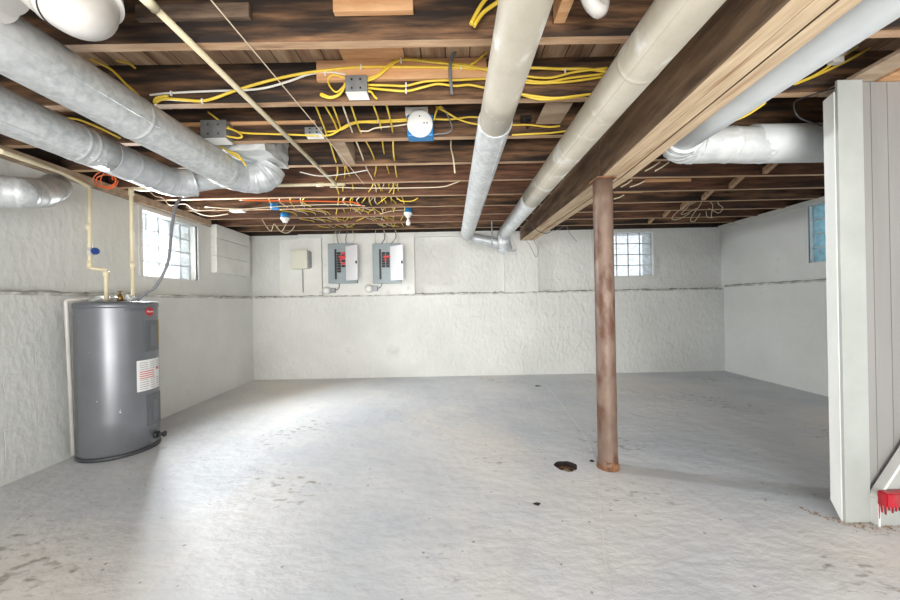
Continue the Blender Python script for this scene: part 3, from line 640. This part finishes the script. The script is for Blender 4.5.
# ------------------------------------------------------------------ electrical
def breaker_panel(x0, x1, y0, y1, lab, doorx, kindb):
    a = at(x0,y0,5.5); b = at(x1,y1,5.5); Yb, Yf = BACK-.001, BACK-.10
    t = thing('breaker_panel', lab, 'breaker panel', ((a.x+b.x)/2, Yf, b.z))
    bm = B(); box(bm, (a.x,Yf,b.z), (b.x,Yb,a.z), bev=.003); part('enclosure', bm, 'panel', t)
    w = b.x-a.x; h = a.z-b.z
    bm = B(); box(bm, (a.x+.24*w,Yf-.006,b.z+.10*h), (a.x+.31*w,Yf+.001,a.z-.14*h)); part('hinge_strip', bm, 'panelblack', t)
    L_ = [(.36,.5)] ; 
    rows = 8
    for cidx,(u0,u1) in enumerate(((.335,.46),(.49,.61))):
        nrow = (kindb[0], kindb[1])[cidx]
        for k in range(nrow):
            zt = a.z-h*(.22+.065*k); bm = B(); box(bm, (a.x+u0*w,Yf-.02,zt-h*.055), (a.x+u1*w,Yf+.001,zt), bev=.002); part('breaker', bm, 'panelblack' if not (cidx==1 and k%2==0 and kindb[2]) else 'redlabel', t)
    bm = B(); box(bm, (a.x+.40*w,Yf-.021,a.z-.36*h), (a.x+.66*w,Yf-.002,a.z-.31*h)); box(bm, (a.x+.44*w,Yf-.0215,a.z-.46*h), (a.x+.5*w,Yf-.002,a.z-.36*h)); part('red_sticker', bm, 'redlabel', t, 'red warning sticker')
    # door standing open on its right-hand hinge
    hx = a.x+.66*w; bm = B(); ang = math.radians(doorx)
    d = Vector((math.cos(ang),-math.sin(ang),0)); Ld = .50*w/math.cos(ang); zt, zq = a.z-.08*h, b.z+.06*h
    p0 = Vector((hx,Yf-.008,0)); nn = Vector((d.y,-d.x,0))*.012
    prism(bm, [p0+Vector((0,0,zq)), p0+d*Ld+Vector((0,0,zq)), p0+d*Ld+Vector((0,0,zt)), p0+Vector((0,0,zt))], nn); dr_ = part('door', bm, 'paneldoor', t, 'pale inside of the open door')
    bm = B(); c = p0+d*(Ld*.9)+Vector((0,0,(zt+zq)/2)); box(bm, c+Vector((-.012,-.028,-.02)), c+Vector((.012,.0,.02))); part('latch', bm, 'panelblack', dr_)
    return a, b
pa = breaker_panel(328,357,244,283, 'left of the two grey breaker panels on the white plywood', 38, (8,6,True))
pbx = breaker_panel(372.5,401,244,283, 'right of the two grey breaker panels on the white plywood', 38, (6,6,False))
for (x,y,lab) in ((325,290.5,'round white lampholder low on plywood under the left breaker panel'),(368,288.5,'round white lampholder low on plywood under the right breaker panel')):
    c = at(x,y,5.48); t = thing('outlet_box', lab, 'outlet', c); R = Matrix.Rotation(math.pi/2,3,'X')
    bm = B(); lathe(bm, (c.x,BACK-.001,c.z), [(.065,0),(.065,.05),(.055,.06),(.055,.075),(.012,.08)], 24, rotm=R); part('outlet_face', bm, 'porcelain', t)
    bm = B(); box(bm, (c.x+.06,BACK-.06,c.z-.04), (c.x+.14,BACK-.001,c.z+.04), bev=.004); part('connector', bm, 'box', t)
    p = Vector((c.x+.14,BACK-.03,c.z)); bm = B(); tube(bm, crom([p,p+Vector((.05,0,.03)),p+Vector((.065,0,.09)),p+Vector((.03,0,.16))],6), .007, 8); part('lead', bm, 'greycab', t)
a = at(290.5,250,5.5); b = at(307,268.5,5.5)
t = thing('control_box', 'small cream square box on the board left of breaker panels', 'electric box', ((a.x+b.x)/2,BACK+.02,b.z))
bm = B(); box(bm, (a.x,BACK-.07,b.z), (b.x,BACK+.045,a.z), bev=.004); part('box_body', bm, 'timerbox', t)
bm = B(); box(bm, (b.x+.001,BACK-.06,b.z+.02), (b.x+.03,BACK+.044,a.z-.02)); part('side_switch', bm, 'box', t)
bm = B(); tube(bm, [(a.x*.45+b.x*.55,BACK+.03,b.z+.01),(a.x*.45+b.x*.55,BACK+.03,1.4)], .008, 8); part('conduit_drop', bm, 'box', t)
# ceiling boxes
def metal_box(x0,y0,x1,y1,Y,lab,cover=True, th=.05):
    a = at(x0,y0,Y-th); b = at(x1,y1,Y-th)
    t = thing('junction_box', lab, 'junction box', ((a.x+b.x)/2,Y,b.z))
    h = a.z-b.z
    bm = B(); box(bm, (a.x,Y-th,b.z+h*.0), (b.x,Y-.002,a.z), bev=.003); part('box_body', bm, 'box', t)
    for u in (.3,.7):
        for w in (.25,.75):
            bm = B(); box(bm, (a.x+(b.x-a.x)*u-.005, Y-th-.002, b.z+h*w-.005), (a.x+(b.x-a.x)*u+.005, Y-th+.001, b.z+h*w+.005)); part('knockout', bm, 'dark', t)
    if cover:
        bm = B(); k0_ = at(x0+1,y1-1,Y-th-.0); box(bm, (a.x+.004,Y-th-.005,b.z-.0), (b.x-.0,Y-.004,b.z-.004)); 
        prism(bm, [(a.x+.002,Y-th-.003,b.z),(b.x,Y-th-.003,b.z),(b.x+.004,Y-.01,b.z-.012),(a.x+.008,Y-.01,b.z-.012)], (0,0,-.003)); part('cover_plate', bm, 'porcelain', t, 'white painted cover under the box')
metal_box(345,75,367,92,1.955,'grey metal junction box with white underside amid the yellow cable bundles', th=.06)
metal_box(200,120,226,138,2.40,'large double grey metal junction box touching the big left duct', th=.08)
metal_box(304.5,127,322,134,2.40,'small flat grey junction box midway along joist, left of the yellow cable drops', th=.05)
# round white cover with blue box
c = at(420,124,2.30)
t = thing('ceiling_cover', 'large round white cover plate on a blue electrical box below a joist', 'electric box', c)
Rt = Matrix.Rotation(math.radians(102),3,'X')
bm = B(); lathe(bm, c, [(.084,0),(.086,.006),(.080,.012),(.03,.014)], 40, rotm=Rt); cv = part('cover_plate', bm, 'porcelain', t)
for dx,dz in ((.028,.002),(.048,.002),(.0,.045)):
    bm = B(); lathe(bm, c+Rt@Vector((dx,dz*1.0,.0125)), [(.005,0),(.005,.003)], 8, rotm=Rt); part('screw_hole', bm, 'dark', cv)
bm = B(); box(bm, (c.x-.088,c.y+.01,c.z-.075), (c.x+.088,2.395,c.z+.07), bev=.01); part('box_body', bm, 'blue', t, 'blue plastic box behind the cover')
bm = B(); a = at(405,107,2.33); b = at(428,114,2.33); box(bm, (a.x,2.33,b.z), (b.x,2.396,a.z), bev=.004); part('bracket', bm, 'porcelain', t)
# blue boxes and lampholder with bulb
def lamp(x,y,Y,lab,holder,bulb):
    c = at(x,y,Y); c.z = min(c.z,2.40); t = thing('lampholder', lab, 'lampholder', c)
    bm = B(); lathe(bm, c+Vector((0,0,-.025)), [(.05,0),(.053,.01),(.053,.06),(.05,.062)], 8); part('box_body', bm, 'blue', t)
    if holder: bm = B(); lathe(bm, c+Vector((0,0,-.085)), [(.028,0),(.032,.02),(.056,.045),(.056,.06)], 24); part('socket', bm, 'porcelain', t)
    if bulb: bm = B(); lathe(bm, c+Vector((0,0,-.19)), [(.004,0),(.024,.01),(.030,.03),(.026,.055),(.014,.08),(.013,.105)], 20); part('light_bulb', bm, 'bulb', t)
lamp(275,207,4.02,'bare blue electrical box under joist, left of the three blue boxes',False,False)
lamp(285,216,4.42,'blue box with white socket and no bulb, middle of the three blue boxes',True,False)
lamp(408,211,4.47,'blue box with white socket and bare bulb left of centre duct',True,True)
bm = B(); c = at(237,213,4.1); box(bm, (c.x-.07,c.y-.04,2.315), (c.x+.09,c.y+.04,2.345), bev=.01); solo('junction_plate', bm, 'porcelain', 'flat white plate under a joist above the boarded window', 'electric box')
# ------------------------------------------------------------------ cables
def pc(pts, Y): return [at(x,y,Y) for x,y in pts]
def row(label, pts, Y, m='yellow', r=.0062, group=None): return cable(pc(pts,Y), r, m, label, 'cable', 'electrical_cable', group=group)
row('long yellow cable running from the left loop over the grey junction box to the beam', [(168,96),(157,98),(155,103),(163,99),(185,100),(201,101),(215,98),(237,90),(268,81),(300,74),(337,69),(365,67),(400,67),(450,67.5),(487,69),(530,68),(560,69),(585,69),(600,71),(612,73)], 1.925, r=.0075)
row('white cable rising beside the long yellow cable to the grey junction box', [(150,95),(172,93),(215,91),(240,90.5),(265,88),(290,81),(310,74),(330,72.5),(346,75)], 1.935, 'white', .006)
row('upper yellow cable arching from the grey junction box toward the centre duct', [(367,81),(377,77),(388,68),(398,61),(412,60),(430,62),(450,64),(475,68),(500,72),(545,78),(575,72),(607,68)], 1.915)
row('second yellow cable beside the upper arch, right of the grey junction box', [(367,79),(379,74),(390,64),(402,59),(425,60.5),(448,63),(472,66),(500,74),(540,82),(570,78),(603,74)], 1.922)
row('yellow cable leaving the grey junction box lower right, topmost of the lower pair', [(368,85),(390,85.5),(405,86),(418,83),(430,81),(460,80),(490,79),(530,83),(550,83),(575,81),(602,77)], 1.925)
row('yellow cable leaving the grey junction box lower right, lowest of the bundle', [(368,88),(388,90),(407,91),(424,87),(438,84),(455,86),(470,85),(490,89),(520,94),(552,98),(575,96),(592,94)], 1.92)
row('thin yellow cable sagging between the centre duct and beige duct', [(515,92),(523,95),(538,99),(555,99),(575,97),(592,94)], 1.93)
row('yellow cable dangling in a loop left of the grey junction box', [(345,83),(343,90),(338,95),(330,97),(322,94),(322,96),(331,98),(340,94),(346,84)], 1.92)
row('yellow loop curling over the left side of the grey junction box', [(346,78),(333,75),(328,80),(331,88),(337,92),(344,86)], 1.93, r=.005)
row('small yellow cable tail right of the grey junction box', [(366,91),(371,92),(374,96),(377,99)], 1.93)
row('yellow cable along the joist joining the double box to the small flat box', [(208,112),(220,121),(233,130),(245,133),(270,134),(300,135),(318,136)], 2.345)
row('yellow cable loop just right of the double grey box', [(226,136),(238,138),(242,136),(236,131),(226,128)], 2.33)
row('yellow cable passing under the double grey box toward the big duct', [(196,128),(202,133),(220,146),(232,154),(241,160)], 2.46)
row('second yellow cable slanting from the double box to the foil boot', [(215,141),(226,150),(238,155),(246,166)], 2.46)
row('yellow cable stapled along the joist left of the round white cover', [(322,136),(333,134),(345,126),(356,122),(375,121),(395,120),(408,119)], 2.36)
row('second yellow cable along the joist behind the round white cover', [(325,132),(340,130),(356,123),(378,122.5),(398,121.5),(408,121)], 2.365)
row('yellow cable from the round white cover to the centre duct', [(430,119),(445,119.5),(455,119),(470,117),(484,118)], 2.36)
row('second yellow cable from the round white cover dipping to the centre duct', [(436,107),(446,112),(458,119),(470,123),(482,125)], 2.34)
row('yellow cable curving up at the right of the round white cover', [(434,120),(436,112),(439,107),(443,108)], 2.33)
row('grey cable crossing beside the round white cover', [(441,106),(446,112),(450,121),(452,129),(447,133),(438,134),(433,135)], 2.34, 'greycab', .005)
row('white cable trailing left from the round white cover', [(360,131),(368,131),(376,128),(395,126),(408,124)], 2.36, 'cream', .005)
row('dark grey flexible sleeve hanging over the yellow bundles left of centre duct', [(461,46),(455,52),(451,60),(450,72),(451,84),(452,94)], 1.90, 'greycab', .009)
row('yellow cable sweeping down from the top edge left of the centre duct', [(490,-6),(482,4),(476,14),(471,24)], 1.45, r=.0085)
row('second yellow cable sweeping down beside it left of the centre duct', [(505,-2),(492,6),(482,14),(474,26)], 1.46, r=.0085)
row('yellow cable behind the centre duct curving into the joist hole', [(490,43),(486,52),(478,60),(470,65)], 1.90)
row('yellow cable between the ducts on the second lit joist', [(512,125),(530,125),(548,127),(560,126)], 2.36)
row('yellow cable just below it between the two ducts', [(512,135),(530,134),(550,133),(566,131)], 2.37)
# along the big left duct
row('yellow cable peeking over the large left duct at upper left', [(88,57),(97,62),(112,70),(126,84),(136,93),(145,103)], 1.90)
row('short yellow cable under subfloor beside the white plastic elbow', [(105,52),(115,60),(128,63),(135,68)], 1.92)
row('yellow cable visible between the two left ducts', [(68,118),(80,120),(95,126),(104,130),(120,138)], 2.30)
# right side
row('yellow cable hugging the pale duct at upper right', [(880,34),(868,40),(845,55),(815,75),(790,85),(770,92)], 1.92)
row('second yellow cable slanting above the pale duct at upper right', [(884,37),(866,50),(845,62),(815,76),(795,84)], 1.93, r=.007)
row('yellow cable slanting behind the pale duct toward the wrapped elbow', [(765,103),(758,108),(745,116),(728,123)], 1.93)
cable([at(900,62,1.78), at(870,75,1.80), at(840,86,1.85), at(812,95,1.92), at(796,101,1.93), at(794,108,1.93), at(800,118,1.93), at(822,126,1.95)], .0042, 'black', 'thin black cable crossing above the grey partition at upper right', 'cable', 'electrical_cable')
c = at(858,50,1.90); bm = B(); 
p0 = at(832,60,1.90); p1 = at(858,43,1.90); tube(bm, [p0,p1], .014, 8); box(bm, p0+Vector((-.01,-.015,-.02)), p0+Vector((.05,.015,.012))); solo('cable_splice', bm, 'porcelain', 'white plastic cable splice on yellow cables at upper right', 'cable splice')
def staples(o, pts, Y):
    for x,y in pts:
        p = at(x,y,Y-.008); bm = B(); box(bm, p-Vector((.004,.004,.013)), p+Vector((.004,.006,.013)), bev=.001); part('cable_staple', bm, 'porcelain', o, 'white cable staple')
D_ = bpy.data.objects
by = {o.get('label'): o for o in D_}
staples(by['long yellow cable running from the left loop over the grey junction box to the beam'], [(202,101),(361,67),(461,67),(565,71)], 1.925)
staples(by['white cable rising beside the long yellow cable to the grey junction box'], [(171,93.5),(325,73)], 1.935)
staples(by['upper yellow cable arching from the grey junction box toward the centre duct'], [(401,60.5)], 1.91)
staples(by['yellow cable leaving the grey junction box lower right, topmost of the lower pair'], [(406,85)], 1.92)
staples(by['yellow cable leaving the grey junction box lower right, lowest of the bundle'], [(406,91)], 1.915)
staples(by['yellow cable stapled along the joist left of the round white cover'], [(378,121)], 2.36)
# bundle going back through the joists to the panels
for k in range(13):
    xs = [-.78,-.73,-.68,-.62,-.57,-.44,-.36,-.70,-.60,-.52,-.65,-.49,-.56][k]; tgt = (-1.72,-1.62,-1.55,-1.0,-.93,-.85,-.70)[k%7]
    ys = 2.03 if k < 7 else 3.3
    pts = [Vector((xs,ys,2.40))]; z = 2.385+.02*(k%3)
    nseg = 10
    for s in range(1,nseg+1):
        f = s/nseg; Y = ys+(5.3-ys)*f
        pts.append(Vector((xs+(tgt-xs)*f**1.3+random.uniform(-.03,.03), Y, z+random.uniform(-.018,.012))))
    cable(pts, .0058, 'yellow' if k not in (3,8,11) else 'cream', 'yellow or cream cable threaded back through the joists toward the breaker panels', 'cable', 'electrical_cable', n=4, seg=6, group='cables running to the breaker panels')
for k in range(9):
    x = (-1.9,-1.78,-1.66,-1.55,-1.5,-1.05,-.98,-.9,-.8)[k]
    pts = [Vector((x-.05+.3*0,3.75,2.37))]
    for s in range(1,8):
        f = s/7; pts.append(Vector((x+random.uniform(-.02,.06)-.22*(1-f)+.03*(s%2), 3.75+1.6*f, 2.365+.02*(s%2))))
    cable(pts, .0055, 'cream' if k%2 else 'yellow', 'cream and yellow cable end run weaving through the far joists above the panels', 'cable', 'electrical_cable', n=4, seg=6, group='far cables above the panels')
# drops into the panels
for (a,xs,n0) in ((pa,(334,338,342,346,351),'left'),(pbx,(375,381,386,391,397),'right')):
    for i,x in enumerate(xs):
        p = at(x,245,5.5); q_ = at(x+random.uniform(-4,4),231,5.45)
        cable([Vector((q_.x,BACK-.06,2.37)), Vector(((q_.x+p.x)/2+random.uniform(-.05,.05),BACK-.05,2.25)), Vector((p.x,BACK-.05,pa[0].z-.006))], .006 if i in (1,3) else .004, 'greycab' if i in (1,3) else 'cream', 'thin feed cable dropping into the top of the %s breaker panel' % n0, 'cable', 'feed_cable', group='cables entering the %s breaker panel' % n0)
# long level cables on far joists
row('orange cable strung level along a joist behind the round left elbow', [(240,200),(262,200.5),(300,201),(330,201.5),(350,202),(358,204),(362,206)], 3.66, 'orange', .007)
row('cream cable strung level beneath the orange cable', [(205,207),(240,209),(270,207),(310,205),(345,204.5),(365,206)], 3.67, 'cream', .005)
row('thin white cable strung level across the joists left of the centre duct', [(330,187),(360,188),(400,188),(440,187),(452,184),(460,181)], 3.22, 'cream', .005)
row('short yellow cable bowed on a joist left of the centre duct', [(397,198),(402,201),(412,201),(418,198)], 3.66, 'yellow', .006)
row('pale cable leading to the bulb socket', [(380,214),(392,211),(404,210)], 4.5, 'cream', .005)
row('looped white cable ends hanging above the far left corner', [(262,219),(266,226),(271,231),(274,224),(278,229),(282,231),(286,224)], 4.9, 'cream', .006)
row('second looped white cable hanging left of the breaker panels', [(276,222),(279,230),(286,233),(292,230),(296,223)], 5.2, 'cream', .006)
row('thin cream cable hanging in the left bays above the window', [(148,190),(155,196),(163,198),(170,205),(185,204),(196,210),(215,210)], 3.6, 'cream', .005)
row('thin cream hanging wire above the left window corner', [(186,207),(200,214),(212,216),(228,214)], 4.05, 'cream', .005)
cable([Vector((-.88,1.0,2.342)), Vector((-.83,2.2,2.338)), Vector((-.80,3.3,2.342))], .0028, 'cream', 'thin tan string stretched under joists from the top edge', 'string', 'string')
cable([at(300,0,1.49), at(352,5,1.49), at(355,12,1.49)], .002, 'cream', 'thin wire pinned on the joist at top edge', 'wire', 'wire') if False else None
row('short white hanging cable tail right of the round white cover', [(451,140),(451,148),(453,157),(454,164),(455,173)], 2.80, 'cream', .006)
row('thin cable swagged across the dark bay left of the cream diagonal', [(300,172),(320,176),(345,174),(368,170)], 2.83, 'white', .004)
# pale cables right of post
for k,(a,b) in enumerate((((660,162),(645,171)),((669,162),(655,171)),((632,180),(621,187)),((645,181),(630,187)),((624,195),(614,199)))):
    Y = (2.83,2.83,3.25,3.25,3.67)[k]; row('short pale cable crossing a bay just right of the beam', [a,((a[0]+b[0])/2,(a[1]+b[1])/2+.5),b], Y, 'cream', .006, group='short pale cables right of the beam')
bm = B()
random.seed(3)
for k in range(5):
    c0 = at(703,200,4.35); pts = [c0+Vector((random.uniform(-.03,.03),0,.05))]
    w = (-.35,-.22,.15,.28,-.1)[k]; h = (.30,.22,.28,.2,.33)[k]
    for s in range(1,8): 
        a = s/8*math.pi*1.6; pts.append(c0+Vector((w*math.sin(a/1.6)*1.0+.05*math.cos(a), random.uniform(-.04,.04), -h*(.5-.5*math.cos(a))*.9+.02)))
    tube(bm, crom(pts,5), .004, 6)
solo('wire_tangle', bm, 'cream', 'tangle of looped pale wires hanging from joists at right', 'wires')
cable([at(x,y,5.3) for x,y in ((546,226),(552,231),(559,229),(566,226),(570,234),(577,242))], .004, 'greycab', 'thin grey wire hanging on the back wall left of the post', 'wire', 'wire')
cable([at(x,y,4.85) for x,y in ((525,239),(530,246),(536,257),(538,250),(534,240))], .004, 'greycab', 'dark wire loop hanging under the far end of the beam', 'wire', 'wire')
cable([at(x,y,4.3) for x,y in ((529,222),(538,231),(548,233),(556,226))], .004, 'black', 'dark wire draped around the far length of the beam', 'wire', 'wire')
# pipe clamp frame by the far elbow
bm = B(); c = at(492,238,4.95); box(bm, (c.x-.008,4.94,2.0), (c.x+.008,4.956,2.347)); box(bm, (c.x-.02,4.94,2.12),(c.x+.12,4.956,2.135)); solo('duct_hanger', bm, 'box', 'thin metal hanger strap at the far elbows of the two ducts', 'hanger')
# wall knobs on left etc. : pipe bracket between ducts right of centre
bm = B(); a = at(520,104,2.40); box(bm, (a.x,2.36,2.43), (a.x+.07,2.39,2.47)); box(bm, (a.x+.04,2.36,2.39), (a.x+.055,2.39,2.44)); solo('metal_bracket', bm, 'dark', 'small dark metal bracket on the joist between the centre ducts', 'bracket')
bm = B(); a = at(535,105,2.35); b = at(560,108,2.35)
prism(bm, [(a.x,2.10,2.40),(a.x+.17,2.10,2.40),(a.x+.17,2.10,2.47),(a.x+.05,2.10,2.47)], (0,.25,0)); solo('wood_block', bm, 'palewood', 'small weathered block between joists left of the beige duct', 'wood block')
# ------------------------------------------------------------------ partition with stair side at right
PYF = 1.82; xa = 389/F*PYF; xb = 414/F*PYF
PT = 2.325
t = thing('partition', 'grey painted board partition at the right picture edge', 'partition', (xa+.5,PYF,0))
bm = B(); box(bm, (xb+.002,PYF+.012,.0), (3.6,PYF+.05,PT)); bead = part('beadboard', bm, 'bead', t)
bm = B()
for k in range(12):
    x = xb+.07+.088*k; box(bm, (x-.0015,PYF+.0095,.0), (x+.0015,PYF+.0125,PT))
part('board_bead', bm, 'bead', bead)
bm = B(); box(bm, (xa,PYF-.012,.0), (xb,PYF+.001,PT), bev=.002); box(bm, (xa+.05,PYF,.0), (xb,PYF+.05,PT)); part('corner_board', bm, 'greypaint', t, 'smooth grey-green corner board')
bm = B(); prism(bm, [(xa-.006,PYF+.002,0),(xa-.006,PYF+.054,.087),(xa-.006,PYF+.054,2.25),(xa-.006,PYF+.002,2.27)], (.045,0,0)); part('edge_board', bm, 'trim', t, 'bright white edge board')
# header framing above partition
bm = B(); box(bm, (xb+.0,PYF+.01,PT+.002), (xb+.085,PYF+.06,ZJ-.003)); solo('steel_bracket', bm, 'box', 'small grey steel bracket on top of the partition', 'bracket')
bm = B(); box(bm, (2.13,.9,2.329), (2.27,1.97,2.347)); solo('nailer_board', bm, 'palewood', 'pale board under the joists running over the top of the partition corner', 'board')
bm = B(); box(bm, (2.30,.9,2.331), (2.62,1.97,2.347)); solo('nailer_board', bm, 'newwood', 'wide tan board above the partition at the right picture edge', 'board')
# stair side
YS_ = 1.78
def sp(x,y,Y=YS_): return at(x,y,Y)
k_ = sp(879,500); x0 = k_.x; z0_ = k_.z; e_ = sp(900,468); dz = (e_.z-z0_)/(e_.x-x0); X_ = 3.2; h1 = z0_+dz*(X_-x0)
t = thing('stair_stringer', 'white-edged grey stair stringer base in front of the partition', 'stairs', (x0,YS_,0))
bm = B(); prism(bm, [(x0,YS_,0),(X_,YS_,0),(X_,YS_,h1),(x0,YS_,z0_)], (0,.03,0)); part('side_panel', bm, 'greypaint', t)
bm = B(); box(bm, (x0-.012,YS_-.006,0), (x0-.0005,YS_+.034,z0_+.004)); u_ = Vector((1,0,dz)).normalized(); n_ = Vector((-dz,0,1)).normalized()
q0 = Vector((x0-.006,YS_-.006,z0_+.001))
prism(bm, [q0, q0+u_*1.5, q0+u_*1.5+n_*.014, q0+n_*.014], (0,.04,0)); part('edge_trim', bm, 'trim', t, 'thick white edge trim')
a = sp(887,494,1.735); b = sp(900,508,1.735)
bm = B(); prism(bm, [(a.x,1.735,b.z),(3.1,1.735,b.z),(3.1,1.735,a.z),(a.x,1.735,a.z)], (0,.044,0)); bmesh.ops.bevel(bm, geom=bm.edges[:], offset=.006, segments=2, affect='EDGES')
tr = solo('stair_tread', bm, 'redpaint', 'red painted block end with drips on the grey stair side', 'tread')
bm = B()
for k in range(9):
    x = a.x+.008+.018*k; l = random.uniform(.02,.08); tube(bm, [(x,1.776,b.z+.006),(x,1.776,b.z-l)], [.006,.003], 6)
o = link('paint_drip', bm, 'redpaint', tr.location); o.parent = tr
# debris along foot of partition
bm = B(); random.seed(11)
for k in range(700):
    x = random.uniform(xa-.10, xb+.25); y = PYF-abs(random.gauss(.02,.045)) + (0.13*max(0,(xa+.02-x)/.12) if x < xa+.02 else 0); r = random.uniform(.002,.011)
    v = [bm.verts.new((x+r*random.uniform(-1,1), y+r*random.uniform(-1,1), random.uniform(.001,.007))) for _ in range(3)]
    try: bm.faces.new(v)
    except Exception: pass
solo('floor_debris', bm, 'debris', 'rusty flakes and leaf crumbs along the foot of the grey partition', 'debris', kind='stuff')
# ------------------------------------------------------------------ camera
cam = bpy.data.cameras.new('camera'); co = bpy.data.objects.new('camera', cam); C.objects.link(co)
cam.sensor_width = 36; cam.lens = F*36/900; cam.shift_x = -(CX-450)/900; cam.shift_y = (CY-300)/900; cam.clip_start = .02
co.matrix_world = Matrix.Translation((0,0,EYE)) @ Matrix.Rotation(math.pi/2,4,'X') @ Matrix.Rotation(-ROLL,4,'Z')
bpy.context.scene.camera = co
# ------------------------------------------------------------------ light
def area(name, loc, direction, sx, sy, power, col):
    l = bpy.data.lights.new(name,'AREA'); l.shape = 'RECTANGLE'; l.size = sx; l.size_y = sy; l.energy = power; l.color = col
    o = bpy.data.objects.new(name, l); C.objects.link(o); o.location = loc; o.rotation_euler = Vector(direction).to_track_quat('-Z','Z').to_euler(); return o
yc = (LW[0]+LW[1])/2
sl = bpy.data.lights.new('daylight_left','SPOT'); sl.energy = 2700; sl.spot_size = math.radians(125); sl.spot_blend = .8; sl.shadow_soft_size = .14; sl.color = (1,.98,.95)
so = bpy.data.objects.new('daylight_left', sl); C.objects.link(so); so.location = (wl(yc)-.27, yc+.03, 1.93); so.rotation_euler = Vector((5.3,-2.4,-1.6)).to_track_quat('-Z','Z').to_euler()
a = area('added_front_fill', (-.6,-4.0,1.5), (.12,1,.0), 3.0, 1.8, 40, (1,.97,.93)); a.data.spread = math.radians(90)  # added unseen fill lamp behind the camera, brightens the far end
a = area('added_low_fill', (.3,-3.0,.2), (.0,1,.32), 4, .5, 62, (1,.95,.88)); a.data.spread = math.radians(90)  # added unseen low lamp, tilted up to brighten the joists
w = bpy.data.worlds.new('world'); bpy.context.scene.world = w; w.use_nodes = True
bg = w.node_tree.nodes['Background']; bg.inputs[0].default_value = (.96,.98,1,1); bg.inputs[1].default_value = 2.05
sc = bpy.context.scene; sc.view_settings.view_transform = 'Standard'; sc.view_settings.look = 'None'; sc.view_settings.gamma = 1; sc.view_settings.use_curve_mapping = False
sc.view_settings.exposure = 0.14
